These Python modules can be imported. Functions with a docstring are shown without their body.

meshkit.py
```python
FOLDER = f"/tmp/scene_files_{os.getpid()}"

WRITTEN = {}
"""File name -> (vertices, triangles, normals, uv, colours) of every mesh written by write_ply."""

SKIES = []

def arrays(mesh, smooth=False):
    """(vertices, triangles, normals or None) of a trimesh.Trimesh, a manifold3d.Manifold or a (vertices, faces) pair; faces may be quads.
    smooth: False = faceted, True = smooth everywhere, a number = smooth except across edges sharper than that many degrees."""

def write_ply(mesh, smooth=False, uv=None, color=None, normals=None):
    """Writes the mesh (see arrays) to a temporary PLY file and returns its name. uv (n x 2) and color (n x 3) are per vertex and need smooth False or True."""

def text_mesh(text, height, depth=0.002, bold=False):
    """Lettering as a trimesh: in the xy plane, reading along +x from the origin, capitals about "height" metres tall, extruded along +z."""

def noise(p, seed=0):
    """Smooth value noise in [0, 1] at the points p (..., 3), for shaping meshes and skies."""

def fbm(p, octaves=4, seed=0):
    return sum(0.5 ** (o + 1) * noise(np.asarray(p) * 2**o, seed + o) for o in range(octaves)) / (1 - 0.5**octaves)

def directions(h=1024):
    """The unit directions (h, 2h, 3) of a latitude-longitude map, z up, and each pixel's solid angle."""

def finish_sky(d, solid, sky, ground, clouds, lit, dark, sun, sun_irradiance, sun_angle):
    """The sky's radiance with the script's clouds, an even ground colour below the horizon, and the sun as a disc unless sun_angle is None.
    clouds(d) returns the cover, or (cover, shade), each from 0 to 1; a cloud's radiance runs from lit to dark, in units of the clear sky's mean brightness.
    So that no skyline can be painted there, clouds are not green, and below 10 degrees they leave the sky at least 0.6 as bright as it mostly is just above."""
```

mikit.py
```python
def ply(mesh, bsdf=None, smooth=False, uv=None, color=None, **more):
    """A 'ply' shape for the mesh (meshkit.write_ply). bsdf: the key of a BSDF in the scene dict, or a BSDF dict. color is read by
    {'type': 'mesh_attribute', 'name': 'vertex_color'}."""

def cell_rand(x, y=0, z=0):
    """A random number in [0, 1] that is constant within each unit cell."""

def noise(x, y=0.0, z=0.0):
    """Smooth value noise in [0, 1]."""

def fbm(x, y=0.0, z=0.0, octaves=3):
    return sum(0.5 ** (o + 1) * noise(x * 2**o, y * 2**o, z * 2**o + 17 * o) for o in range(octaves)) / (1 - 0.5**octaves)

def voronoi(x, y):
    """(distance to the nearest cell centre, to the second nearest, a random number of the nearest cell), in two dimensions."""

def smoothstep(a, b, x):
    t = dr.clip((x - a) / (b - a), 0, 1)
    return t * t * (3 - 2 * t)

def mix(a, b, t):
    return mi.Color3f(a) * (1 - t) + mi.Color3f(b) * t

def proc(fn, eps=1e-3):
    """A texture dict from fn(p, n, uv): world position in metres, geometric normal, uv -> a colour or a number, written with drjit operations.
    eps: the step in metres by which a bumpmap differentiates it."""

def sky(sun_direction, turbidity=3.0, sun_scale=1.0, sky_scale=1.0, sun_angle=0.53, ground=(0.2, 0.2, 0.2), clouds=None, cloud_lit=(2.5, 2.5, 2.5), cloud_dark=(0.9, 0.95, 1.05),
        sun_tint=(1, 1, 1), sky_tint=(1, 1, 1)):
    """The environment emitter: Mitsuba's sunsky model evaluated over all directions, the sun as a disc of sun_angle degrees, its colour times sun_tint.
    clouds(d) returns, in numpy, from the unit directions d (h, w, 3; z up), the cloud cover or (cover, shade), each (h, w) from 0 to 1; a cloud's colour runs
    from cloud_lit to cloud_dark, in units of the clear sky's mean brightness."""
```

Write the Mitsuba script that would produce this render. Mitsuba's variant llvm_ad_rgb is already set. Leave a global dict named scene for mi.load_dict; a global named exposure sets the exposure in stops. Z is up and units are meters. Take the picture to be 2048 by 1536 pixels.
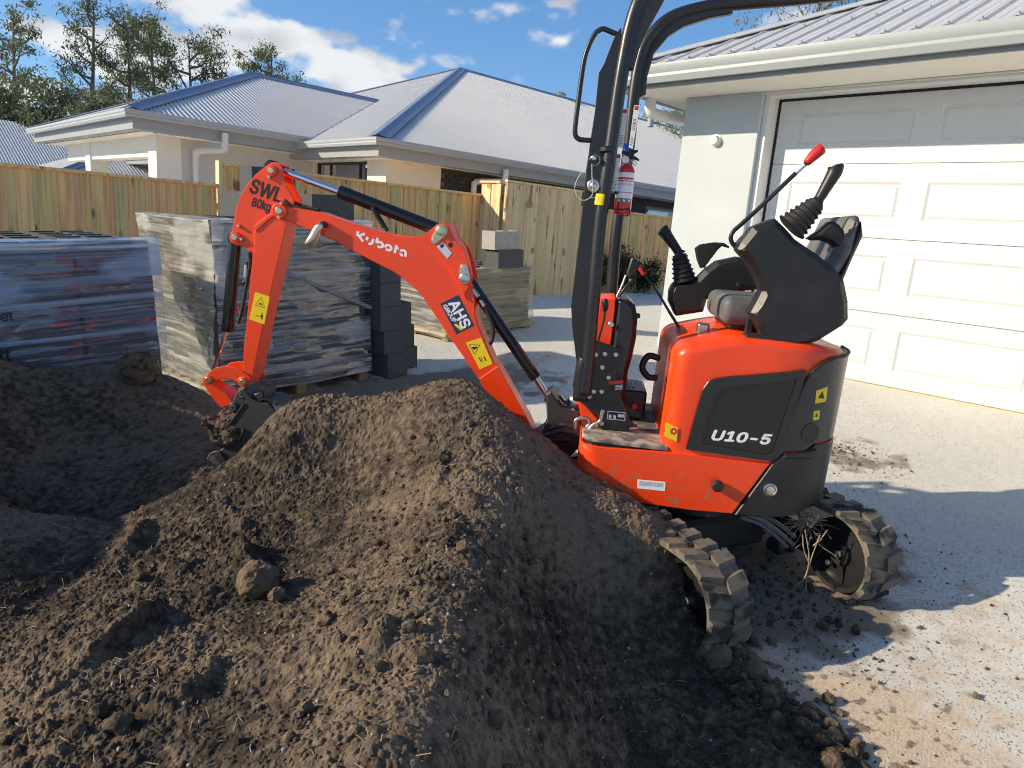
import math, random
import numpy as np, trimesh, shapely
from shapely.geometry import Polygon, LineString, Point
from shapely import affinity
import manifold3d as m3d
import drjit as dr
import mitsuba as mi
import mikit, meshkit
from mikit import noise, fbm, voronoi, smoothstep, mix, proc, cell_rand

rng = random.Random(7)
nrng = np.random.default_rng(11)
T = mi.ScalarTransform4f
scene, labels = {}, {}

# ---------------------------------------------------------------- camera, sky, exposure
CAM = np.array([0.0, 0.0, 1.07])
YAW, PITCH, ROLL = math.radians(45.0), math.radians(12.40), math.radians(-4.436)
_f = np.array([math.cos(YAW) * math.cos(PITCH), math.sin(YAW) * math.cos(PITCH), -math.sin(PITCH)])
_r = np.array([math.sin(YAW), -math.cos(YAW), 0.0])
_d = np.cross(_f, _r)
_down = -math.sin(ROLL) * _r + math.cos(ROLL) * _d
scene['camera'] = {'type': 'perspective', 'fov': 2 * math.degrees(math.atan(1024 / 1400.0)), 'fov_axis': 'x', 'near_clip': 0.05, 'far_clip': 2000.0,
                   'to_world': T().look_at(origin=CAM.tolist(), target=(CAM + _f).tolist(), up=(-_down).tolist())}
exposure = 1.75
SUN = (-0.81, 0.585, 0.435)


def clouds(d):
    az = np.degrees(np.arctan2(d[..., 1], d[..., 0]))
    el = np.degrees(np.arcsin(np.clip(d[..., 2], -1, 1)))
    q = np.stack([az / 4.2, el / 1.9, np.zeros_like(az)], -1)
    n = meshkit.fbm(q + 3.7, 8, 5)
    q2 = np.stack([az / 14.0, el / 5.0, np.zeros_like(az) + 2], -1)
    big = meshkit.fbm(q2 + 11.0, 3, 9)
    env = np.zeros_like(az)
    for a0, e0, wa, we, k in ((67.5, 13.2, 5.5, 1.6, 1.0), (62.5, 12.2, 4.5, 1.0, .95), (77.5, 9.2, 3.0, 1.5, .85), (65, 10.6, 6.5, 1.5, 1.0), (58.5, 10.6, 5.0, 1.3, 1.0), (58.0, 8.9, 4.5, 1.3, .95), (70, 10.5, 5, 2.0, .9),
                              (80, 6.3, 3, .6, .7), (53.2, 9.0, 1.2, .8, .7), (72.5, 14.5, 3.5, 1.6, .9), (51.5, 11.5, 1.8, .8, .45), (130, 14, 18, 5, .9), (100, 24, 14, 4, .8), (-40, 15, 20, 5, .9), (-140, 18, 26, 6, .9), (170, 30, 20, 6, .7)):
        da = (az - a0 + 180) % 360 - 180
        env = np.maximum(env, k * np.exp(-(da / wa) ** 4 - ((el - e0) / (we * 1.25)) ** 4))
    v = env * 0.56 + 2.5 * (n - 0.5) + 0.2 * (big - .5) - 0.24
    cover = np.clip(v / 0.30, 0, 1)
    cover = cover * cover * (3 - 2 * cover)
    shade = np.clip((meshkit.fbm(q + np.array([3.7, 3.2, 0]), 4, 5) - 0.40) * 2.6, 0, 1) * .75
    return cover, shade


scene['sky'] = mikit.sky(SUN, turbidity=2.6, sun_scale=1.5, clouds=clouds, cloud_lit=(2.6, 2.7, 2.8), cloud_dark=(1.15, 1.25, 1.45), sky_tint=(0.92, 1.25, 1.66), sun_tint=(0.90, 1.0, 1.2), ground=(0.25, 0.24, 0.22))

# ---------------------------------------------------------------- keys, labels, shapes
_taken = {}


def key_of(name, parent=None):
    base = (parent + '__' + name) if parent else name
    n = _taken.get(base, -1) + 1
    _taken[base] = n
    return base if n == 0 else f'{base}_{n:03d}'


def thing(name, label, category, group=None, kind=None):
    k = key_of(name)
    labels[k] = {'label': label, 'category': category}
    if group:
        labels[k]['group'] = group
    if kind:
        labels[k]['kind'] = kind
    return k


def put(key, mesh, mat, smooth=False, **more):
    scene[key] = mikit.ply(mesh, 'm_' + mat, smooth=smooth, **more)
    return key


def part(parent, name, mesh, mat, smooth=False, label=None, kind=None, **more):
    k = key_of(name, parent)
    put(k, mesh, mat, smooth, **more)
    if label or kind:
        labels[k] = {}
        if label:
            labels[k]['label'] = label
        if kind:
            labels[k]['kind'] = kind
    return k


def solo(name, mesh, mat, label, category, smooth=False, group=None, kind=None, **more):
    k = thing(name, label, category, group, kind)
    return put(k, mesh, mat, smooth, **more)


def struct(name, mesh, mat, label, category='ground', smooth=False, kind='structure'):
    return solo(name, mesh, mat, label, category, smooth, kind=kind)


def tm(v, f):
    f = np.asarray(f)
    if f.ndim == 2 and f.shape[1] == 4:
        f = np.vstack([f[:, [0, 1, 2]], f[:, [0, 2, 3]]])
    return trimesh.Trimesh(np.asarray(v, float), f, process=False)


def cat(*ms):
    ms = [m for m in ms if m is not None]
    return trimesh.util.concatenate(ms) if len(ms) > 1 else ms[0]


def hull(pts):
    return trimesh.convex.convex_hull(np.asarray(pts, float))


def bbox(x0, x1, y0, y1, z0, z1, c=0.0):
    """A box, its edges chamfered by c."""
    if c <= 0:
        return trimesh.creation.box(bounds=[[x0, y0, z0], [x1, y1, z1]])
    pts = []
    for x, sx in ((x0, 1), (x1, -1)):
        for y, sy in ((y0, 1), (y1, -1)):
            for z, sz in ((z0, 1), (z1, -1)):
                pts += [(x, y + sy * c, z + sz * c), (x + sx * c, y, z + sz * c), (x + sx * c, y + sy * c, z)]
    return hull(pts)


def rbox(size, r, n=5):
    """A box of that size about the origin with edges rounded by r."""
    a = np.asarray(size, float) / 2 - r
    s = trimesh.creation.icosphere(subdivisions=2, radius=r).vertices
    return hull(np.vstack([s + a * np.array([i, j, k]) for i in (-1, 1) for j in (-1, 1) for k in (-1, 1)]))


def tri_poly(poly):
    v, f = trimesh.creation.triangulate_polygon(poly, engine='earcut')
    return np.asarray(v), np.asarray(f)


def ccw(p):
    p = np.asarray(p, float)
    a = np.sum(p[:, 0] * np.roll(p[:, 1], -1) - np.roll(p[:, 0], -1) * p[:, 1])
    return p if a > 0 else p[::-1]


def rounded(p, r, q=4):
    g = Polygon(p).buffer(0)
    g = g.buffer(-r, quad_segs=q).buffer(2 * r, quad_segs=q).buffer(-r, quad_segs=q)
    if g.geom_type != 'Polygon':
        g = max(g.geoms, key=lambda s: s.area)
    return np.array(g.exterior.coords)[:-1]


def inset(p, c):
    """Each corner of a counterclockwise outline moved inwards by c."""
    e = np.roll(p, -1, 0) - p
    e /= np.linalg.norm(e, axis=1, keepdims=True) + 1e-12
    n = np.stack([-e[:, 1], e[:, 0]], 1)
    m = n + np.roll(n, 1, 0)
    d = 1 + np.sum(n * np.roll(n, 1, 0), 1)
    return p + c * m / np.maximum(d, 0.35)[:, None]


def slab(p, h0, h1, c=0.0, r=0.0):
    """Outline p extruded from h0 to h1 along the third axis, edges chamfered by c, corners rounded by r."""
    p = rounded(p, r) if r else np.asarray(p, float)
    p = ccw(p)
    q = inset(p, c) if c else p
    rings = [(q, h0), (p, h0 + c), (p, h1 - c), (q, h1)] if c else [(p, h0), (p, h1)]
    n = len(p)
    v = np.vstack([np.column_stack([a, np.full(n, h)]) for a, h in rings])
    f, i = [], np.arange(n)
    for k in range(len(rings) - 1):
        a, b = k * n, (k + 1) * n
        j = (i + 1) % n
        f += [np.stack([a + i, a + j, b + j], 1), np.stack([a + i, b + j, b + i], 1)]
    import mapbox_earcut as ec
    t = np.asarray(ec.triangulate_float64(q, np.array([n], np.uint32))).reshape(-1, 3)
    a = q[t]
    s = (a[:, 1, 0] - a[:, 0, 0]) * (a[:, 2, 1] - a[:, 0, 1]) - (a[:, 1, 1] - a[:, 0, 1]) * (a[:, 2, 0] - a[:, 0, 0])
    t = np.where(s[:, None] > 0, t, t[:, ::-1])
    f += [t[:, ::-1], t + (len(rings) - 1) * n]
    return tm(v, np.vstack(f))


def frame_from(d):
    d = np.asarray(d, float) / np.linalg.norm(d)
    a = np.cross(d, [0, 0, 1] if abs(d[2]) < .9 else [1, 0, 0])
    a /= np.linalg.norm(a)
    return a, np.cross(d, a), d


def lathe(profile, p0, d, seg=20):
    """profile [(radius, along)] turned about the axis from p0 along d."""
    a, b, d = frame_from(d)
    pr = np.asarray(profile, float)
    th = np.arange(seg) * 2 * np.pi / seg
    ring = np.cos(th)[:, None] * a + np.sin(th)[:, None] * b
    v = (np.asarray(p0, float) + pr[:, None, 1:] * d + pr[:, None, :1] * ring[None]).reshape(-1, 3)
    f, i = [], np.arange(seg)
    j = (i + 1) % seg
    for k in range(len(pr) - 1):
        A, B = k * seg, (k + 1) * seg
        f += [np.stack([A + i, A + j, B + j], 1), np.stack([A + i, B + j, B + i], 1)]
    m = tm(v, np.vstack(f))
    m.merge_vertices(digits_vertex=7)
    m.update_faces(m.nondegenerate_faces())
    return m


def rod(p0, p1, r, seg=16, c=None):
    p0, p1 = np.asarray(p0, float), np.asarray(p1, float)
    L = np.linalg.norm(p1 - p0)
    c = min(r * .2, L * .2) if c is None else c
    return lathe([(0, 0), (r - c, 0), (r, c), (r, L - c), (r - c, L), (0, L)], p0, p1 - p0, seg)


def curve(pts, n=8):
    """Points of a smooth curve (Catmull-Rom) through pts."""
    p = np.asarray(pts, float)
    q = np.vstack([2 * p[0] - p[1], p, 2 * p[-1] - p[-2]])
    out = []
    for i in range(1, len(q) - 2):
        for t in np.linspace(0, 1, n, endpoint=False):
            a, b, c, d = q[i - 1:i + 3]
            out.append(.5 * (2 * b + (c - a) * t + (2 * a - 5 * b + 4 * c - d) * t * t + (3 * b - a - 3 * c + d) * t ** 3))
    return np.array(out + [p[-1]])


def tube(pts, r, seg=12, caps=True):
    p = np.asarray(pts, float)
    r = np.broadcast_to(np.asarray(r, float), (len(p),))
    t = np.gradient(p, axis=0)
    t /= np.linalg.norm(t, axis=1, keepdims=True) + 1e-12
    a = frame_from(t[0])[0]
    th = np.arange(seg) * 2 * np.pi / seg
    rows = []
    for k in range(len(p)):
        a = a - t[k] * (a @ t[k])
        a /= np.linalg.norm(a)
        b = np.cross(t[k], a)
        rows.append(p[k] + r[k] * (np.cos(th)[:, None] * a + np.sin(th)[:, None] * b))
    v = np.vstack(rows)
    f, i = [], np.arange(seg)
    j = (i + 1) % seg
    for k in range(len(p) - 1):
        A, B = k * seg, (k + 1) * seg
        f += [np.stack([A + i, A + j, B + j], 1), np.stack([A + i, B + j, B + i], 1)]
    if caps:
        v = np.vstack([v, p[0], p[-1]])
        n = len(v)
        f += [np.stack([np.full(seg, n - 2), j, i], 1), np.stack([np.full(seg, n - 1), (len(p) - 1) * seg + i, (len(p) - 1) * seg + j], 1)]
    return tm(v, np.vstack(f))


def moved(m, x=0, y=0, z=0):
    m = m.copy()
    m.vertices += [x, y, z]
    return m


def turned(m, M, o=(0, 0, 0)):
    """Vertices as rows (a, b, c) taken to o + a M[0] + b M[1] + c M[2]; faces flipped where the frame is left-handed."""
    M = np.asarray(M, float)
    m = tm(np.asarray(m.vertices) @ M + np.asarray(o, float), np.asarray(m.faces) if np.linalg.det(M) > 0 else np.asarray(m.faces)[:, ::-1])
    return m


def rotz(m, deg, o=(0, 0)):
    a = math.radians(deg)
    M = np.array([[math.cos(a), math.sin(a), 0], [-math.sin(a), math.cos(a), 0], [0, 0, 1]])
    c = np.array([o[0], o[1], 0.0])
    return tm((np.asarray(m.vertices) - c) @ M + c, m.faces)


def roughen(m, amp, scale, seed=0):
    m = m.copy()
    n = np.array(m.vertex_normals)
    m.vertices = m.vertices + n * ((meshkit.fbm(np.asarray(m.vertices) / scale, 3, seed) - .5) * 2 * amp)[:, None]
    return m


# ---------------------------------------------------------------- materials
def mat(key, **p):
    d = {'type': 'principled', **p}
    scene['m_' + key] = {'type': 'twosided', 'b': d}
    return key


def rgb(*c):
    return {'type': 'rgb', 'value': list(c)}


def bumped(key, fn, scale, eps=1e-3, **p):
    scene['m_' + key] = {'type': 'twosided', 'b': {'type': 'bumpmap', 't': proc(fn, eps), 'scale': scale, 'b': {'type': 'principled', **p}}}
    return key


def orange_col(p, n, uv):
    d = smoothstep(.56, .8, fbm(p.x * 7, p.y * 7, p.z * 7, 3))
    c = mix((.83, .053, .002), (.60, .08, .025), d * .35)
    mud = smoothstep(.62, .70, fbm(p.x * 34, p.y * 34, p.z * 34, 4)) * smoothstep(.30, .02, p.z)
    return mix(c, (.22, .155, .10), mud * .7)


mat('orange_paint', base_color=proc(orange_col), roughness=proc(lambda p, n, uv: .26 + .2 * fbm(p.x * 9, p.y * 9, p.z * 9, 3)), specular=.5, clearcoat=.5, clearcoat_gloss=.85)
mat('black_paint', base_color=rgb(.012, .012, .014), roughness=proc(lambda p, n, uv: .2 + .25 * fbm(p.x * 8, p.y * 8, p.z * 8, 3)), specular=.5, clearcoat=.3)
mat('gloss_black', base_color=rgb(.010, .010, .011), roughness=.13, specular=.5)


def blackplast(p, n, uv):
    return mix((.014, .014, .015), (.022, .0215, .021), smoothstep(.5, .8, fbm(p.x * 11, p.y * 11, p.z * 11, 3)))


bumped('black_plastic', lambda p, n, uv: noise(p.x * 900, p.y * 900, p.z * 900), .0002, base_color=proc(blackplast), roughness=.42, specular=.45)
mat('rubber', base_color=rgb(.016, .016, .017), roughness=.6)


def track_col(p, n, uv):
    d = fbm(p.x * 16, p.y * 16, p.z * 16, 4)
    c = mix((.022, .022, .023), (.13, .115, .09), smoothstep(.36, .56, d))
    return mix(c, (.19, .145, .10), smoothstep(.56, .70, fbm(p.x * 10 + 7, p.y * 10, p.z * 10, 3)) * .6)


bumped('track_rubber', lambda p, n, uv: fbm(p.x * 220, p.y * 220, p.z * 220, 2), .0015, base_color=proc(track_col), roughness=.85)
mat('chrome', base_color=rgb(.8, .8, .82), roughness=.08, metallic=1.0)
mat('zinc', base_color=rgb(.62, .60, .52), roughness=.32, metallic=1.0)
mat('pin_gold', base_color=rgb(.62, .58, .36), roughness=.35, metallic=1.0)
mat('worn_steel', base_color=proc(lambda p, n, uv: mix((.05, .05, .052), (.22, .21, .2), smoothstep(.4, .75, fbm(p.x * 22, p.y * 22, p.z * 22, 4)))), roughness=.5, metallic=.6)
mat('hose_grey', base_color=rgb(.2, .22, .24), roughness=.35)
mat('cast_iron', base_color=rgb(.035, .035, .038), roughness=.5)
mat('seat_vinyl', base_color=proc(lambda p, n, uv: mix((.15, .15, .15), (.24, .235, .22), smoothstep(.4, .7, fbm(p.x * 12, p.y * 12, p.z * 12, 3))) * .62), roughness=.55)
mat('floor_rubber', base_color=proc(lambda p, n, uv: mix((.10, .095, .085), (.34, .30, .24), smoothstep(.35, .7, fbm(p.x * 26, p.y * 26, p.z * 26, 4)))), roughness=.8)
mat('red_plastic', base_color=rgb(.62, .02, .02), roughness=.35, specular=.5)
mat('red_gloss', base_color=rgb(.6, .012, .02), roughness=.18, specular=.5, clearcoat=.5)
mat('yellow_print', base_color=rgb(.85, .60, .01), roughness=.35)
mat('white_print', base_color=rgb(.78, .78, .78), roughness=.4)
mat('silver_print', base_color=rgb(.55, .58, .62), roughness=.3)
mat('black_print', base_color=rgb(.012, .012, .012), roughness=.4)
mat('blue_print', base_color=rgb(.012, .035, .10), roughness=.35)
mat('green_print', base_color=rgb(.02, .22, .19), roughness=.4)
mat('red_print', base_color=rgb(.6, .03, .03), roughness=.4)
mat('blue_plastic', base_color=rgb(.01, .06, .55), roughness=.35)
mat('brass', base_color=rgb(.7, .55, .3), roughness=.3, metallic=1.0)
mat('white_cord', base_color=rgb(.75, .75, .72), roughness=.6)


def soil_col(p, n, uv):
    a = fbm(p.x * 2.6, p.y * 2.6, p.z * 2.6, 3)
    b = fbm(p.x * 45, p.y * 45, p.z * 45, 3)
    g = noise(p.x * 260, p.y * 260, p.z * 260)
    c = mix((.040, .032, .0255), (.165, .124, .087), smoothstep(.30, .64, a * .5 + b * .5))
    c = c * (.72 + .56 * g)
    return mix(c, (.24, .19, .14), smoothstep(.88, .94, noise(p.x * 170 + 9, p.y * 170, p.z * 170)) * .5)


bumped('soil', lambda p, n, uv: fbm(p.x * 95, p.y * 95, p.z * 95, 3), .0045, 1e-3, base_color=proc(soil_col), roughness=1.0, specular=.1)
bumped('clod_dry', lambda p, n, uv: fbm(p.x * 120, p.y * 120, p.z * 120, 4), .006, base_color=proc(lambda p, n, uv: mix((.09, .066, .045), (.20, .145, .094), fbm(p.x * 45, p.y * 45, p.z * 45, 4))), roughness=1.0, specular=.1)
mat('straw', base_color=proc(lambda p, n, uv: mix((.16, .12, .07), (.42, .34, .22), noise(p.x * 30, p.y * 30, p.z * 30))), roughness=.9)
mat('stone', base_color=proc(lambda p, n, uv: mix((.22, .19, .15), (.42, .38, .32), fbm(p.x * 60, p.y * 60, p.z * 60, 3))), roughness=.9)


def seg_mask(p, x, y, rx, ry, a=0.0):
    ca, sa = math.cos(a), math.sin(a)
    dx, dy = p.x - x, p.y - y
    return dr.square((dx * ca + dy * sa) / rx) + dr.square((-dx * sa + dy * ca) / ry)


DIRT_AND_SHADE = [(4.482,1.488,-0.163),(2.358,0.735,-0.344),(2.148,0.522,-0.362),(4.257,4.419,-0.182),(5.256,3.793,-0.097),(3.256,0.465,-0.267),(2.974,1.18,-0.291),(2.955,0.493,-0.293),(1.975,0.829,-0.376),(3.59,4.302,-0.239),(2.793,4.596,-0.307)]


def drive_col(p, n, uv):
    d1, d2, w = voronoi(p.x * 105, p.y * 105)
    e1, e2, w2 = voronoi(p.x * 240 + 3, p.y * 240)
    st = mix((.50, .49, .46), (.66, .65, .61), w)
    st = mix(st, (.19, .185, .175), smoothstep(.84, .9, w))
    st = mix(st, (.50, .38, .27), smoothstep(.09, .05, w) * .7)
    base = mix((.54, .53, .49), st, smoothstep(.5, .28, d1))
    base = mix(base, (.16, .16, .155), smoothstep(.92, .97, w2) * smoothstep(.45, .25, e1))
    base = base * (.88 + .22 * fbm(p.x * 1.3, p.y * 1.3, 0, 4))
    wx, wy = fbm(p.x * 3.3, p.y * 3.3, 7, 4) - .5, fbm(p.x * 3.3 + 9, p.y * 3.3, 3, 4) - .5
    q = mi.Point3f(p.x + wx * .75, p.y + wy * .75, 0)
    m = mi.Float(0)
    f = fbm(p.x * 17, p.y * 17, 0, 5)
    for (x, y, z), rx, ry, a, k in zip(DIRT_AND_SHADE, (.30, .55, .75, 1.0, .6, .5, .8, .35, .8, 1.1, 1.2), (.17, .22, .30, .5, .4, .10, .5, .14, .35, .45, .5), (.7, -.65, -.65, .3, .3, -.75, 0, -.7, -.7, -.4, -.4), (.75, .8, .9, .8, .6, .55, 1.35, .5, 1.2, 1.3, 1.3)):
        m = dr.maximum(m, k * smoothstep(1.3, .1, seg_mask(q, x, y, rx, ry, a)))
    m = smoothstep(.44, .92, m * .72 + f * .52)
    dark = smoothstep(.9, .3, seg_mask(q, DIRT_AND_SHADE[0][0], DIRT_AND_SHADE[0][1], .45, .3, .7))
    for k, rx, ry in ((9, 1.2, .6), (10, 1.2, .6), (6, .75, .55)):  # dark soil; the patch under the hull also has shade painted in
        dark = dr.maximum(dark, smoothstep(1.4, .5, seg_mask(q, DIRT_AND_SHADE[k][0], DIRT_AND_SHADE[k][1], rx, ry, -.4)))
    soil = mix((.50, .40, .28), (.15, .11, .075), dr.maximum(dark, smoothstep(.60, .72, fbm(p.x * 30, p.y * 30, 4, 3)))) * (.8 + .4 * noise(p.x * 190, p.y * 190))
    return mix(base, soil, m * .85)


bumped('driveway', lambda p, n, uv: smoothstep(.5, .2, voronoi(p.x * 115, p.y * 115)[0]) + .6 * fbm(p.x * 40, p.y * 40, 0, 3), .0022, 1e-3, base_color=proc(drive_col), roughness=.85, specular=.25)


def roof_mat(key, a, b):
    mat(key, base_color=proc(lambda p, n, uv: mix(a, b, fbm(p.x * 1.1, p.y * 1.1, p.z * 3, 3))), roughness=.42, metallic=.0, specular=.5)


roof_mat('roof_steel', (.50, .505, .51), (.57, .57, .57))
roof_mat('roof_steel_grey', (.40, .405, .42), (.46, .465, .475))
mat('roof_cap', base_color=rgb(.22, .26, .36), roughness=.38, metallic=.3)
mat('gutter_grey', base_color=rgb(.33, .36, .37), roughness=.35, specular=.5)
mat('gutter_blue', base_color=rgb(.36, .385, .41), roughness=.35, specular=.5)
mat('satin_grey', base_color=rgb(.028, .029, .031), roughness=.3, specular=.5)
mat('fascia_grey', base_color=rgb(.30, .315, .325), roughness=.4)
mat('soffit_white', base_color=rgb(.72, .70, .64), roughness=.7)


def render_wall(c):
    return proc(lambda p, n, uv: mi.Color3f(*c) * (.93 + .14 * fbm(p.x * 2.2, p.y * 2.2, p.z * 2.2, 4)))


for _k, _c in (('wall_pale', (.49, .53, .545)), ('wall_cream', (.72, .68, .58)), ('wall_white', (.74, .73, .68)), ('wall_shade_grey', (.56, .565, .56))):  # the last grey is the left wing's own paint
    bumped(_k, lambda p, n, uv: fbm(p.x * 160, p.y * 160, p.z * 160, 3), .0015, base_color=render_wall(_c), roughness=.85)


def door_bump(p, n, uv):
    return noise(p.y * 9, 0, p.z * 260) + .5 * noise(p.y * 30, 3, p.z * 500)


bumped('door_white', door_bump, .0006, base_color=proc(lambda p, n, uv: mix((.635, .635, .625), (.675, .675, .665), fbm(p.y * 3, p.z * 3, 0, 3))), roughness=.38, specular=.5)
mat('trim_white', base_color=rgb(.68, .69, .68), roughness=.45)
mat('door_seal', base_color=rgb(.012, .012, .012), roughness=.7)
mat('threshold', base_color=proc(lambda p, n, uv: mix((.42, .40, .28), (.52, .49, .38), fbm(p.x * 8, p.y * 8, 0, 4))), roughness=.9)
mat('pipe_white', base_color=rgb(.70, .70, .67), roughness=.35, specular=.5)
mat('dark_frame', base_color=rgb(.03, .03, .033), roughness=.35)
scene['m_glass'] = {'type': 'thindielectric'}
mat('room_dark', base_color=rgb(.05, .052, .058), roughness=.8)
mat('curtain_grey', base_color=rgb(.22, .23, .25), roughness=.9)
for _i, _c in enumerate(((.034, .032, .034), (.044, .040, .040), (.027, .026, .03))):
    bumped(f'brick_dark_{_i}', lambda p, n, uv: fbm(p.x * 90, p.y * 90, p.z * 90, 3), .003, base_color=rgb(*_c), roughness=.85)
mat('mortar', base_color=rgb(.13, .12, .11), roughness=.95)

WOODS = []
for _i, (_a, _b) in enumerate((((.36, .27, .13), (.22, .165, .075)), ((.33, .265, .13), (.21, .165, .08)), ((.40, .29, .15), (.25, .17, .085)), ((.30, .265, .14), (.19, .17, .09)), ((.385, .26, .14), (.24, .15, .085)))):
    def _wood(p, n, uv, a=_a, b=_b, o=_i * 3.7):
        u = p.x * 1.0 + p.y * 1.0
        g = fbm(u * 55 + o, p.z * 1.6, o, 3)
        k = fbm(u * 13 + o, p.z * 3.2, o + 5, 2)
        c = mix(a, b, smoothstep(.35, .7, g) * .75) * mi.Color3f(2.45, 2.08, 1.68)
        kn = smoothstep(.84, .92, noise(u * 14 + o * 5, p.z * 4.5, 2 + o))
        c = mix(c, (.11, .06, .025), kn * .8)
        return mix(c, (.50, .42, .24), smoothstep(.5, .75, k) * .25)
    mat(f'pine_{_i}', base_color=proc(_wood), roughness=.8)
    WOODS.append(f'pine_{_i}')
GATEWOOD = []
for _i, (_a, _b) in enumerate((((.60, .47, .27), (.47, .35, .19)), ((.63, .50, .30), (.50, .38, .21)), ((.56, .44, .26), (.44, .32, .17)))):
    def _gw(p, n, uv, a=_a, b=_b, o=_i * 5.1):
        u = p.x + p.y
        g = fbm(u * 45 + o, p.z * 1.2, o, 3)
        kn = smoothstep(.82, .90, noise(u * 11 + o * 5, p.z * 4.0, 2 + o))
        return mix(mix(a, b, smoothstep(.35, .7, g) * .8) * mi.Color3f(1.28, 1.24, 1.18), (.22, .12, .05), kn * .7)
    mat(f'gate_pine_{_i}', base_color=proc(_gw), roughness=.8)
    GATEWOOD.append(f'gate_pine_{_i}')
mat('pallet_wood', base_color=proc(lambda p, n, uv: mix((.38, .27, .15), (.24, .17, .10), fbm(p.x * 6, p.y * 40, p.z * 40, 3))), roughness=.9)


def block_col(c, d):
    return proc(lambda p, n, uv: mix(c, d, fbm(p.x * 70, p.y * 70, p.z * 70, 4)) * (.85 + .3 * noise(p.x * 330, p.y * 330, p.z * 330)))


bumped('block_dark', lambda p, n, uv: fbm(p.x * 120, p.y * 120, p.z * 120, 3), .004, base_color=block_col((.06, .062, .067), (.115, .116, .118)), roughness=.95)
bumped('block_grey', lambda p, n, uv: fbm(p.x * 80, p.y * 80, p.z * 80, 3), .008, base_color=block_col((.30, .29, .26), (.46, .44, .40)), roughness=.95)
mat('leaf_dark', base_color=rgb(.04, .055, .022), roughness=.6)
for _k, _c, _t in (('gum_leaf', (.20, .23, .13), .7), ('gum_leaf_dark', (.13, .155, .09), .6), ('gum_leaf_pale', (.26, .27, .15), .7), ('shrub_leaf', (.03, .05, .018), .4)):
    scene['m_' + _k] = {'type': 'principledthin', 'base_color': rgb(*_c), 'roughness': .5, 'diff_trans': _t, 'spec_trans': 0.0}
mat('bark', base_color=proc(lambda p, n, uv: mix((.10, .085, .07), (.30, .26, .22), fbm(p.x * 3, p.y * 3, p.z * 1.2, 3))), roughness=.9)

# ---------------------------------------------------------------- ground
SLOPE, XD = 0.085, 6.402


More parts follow.
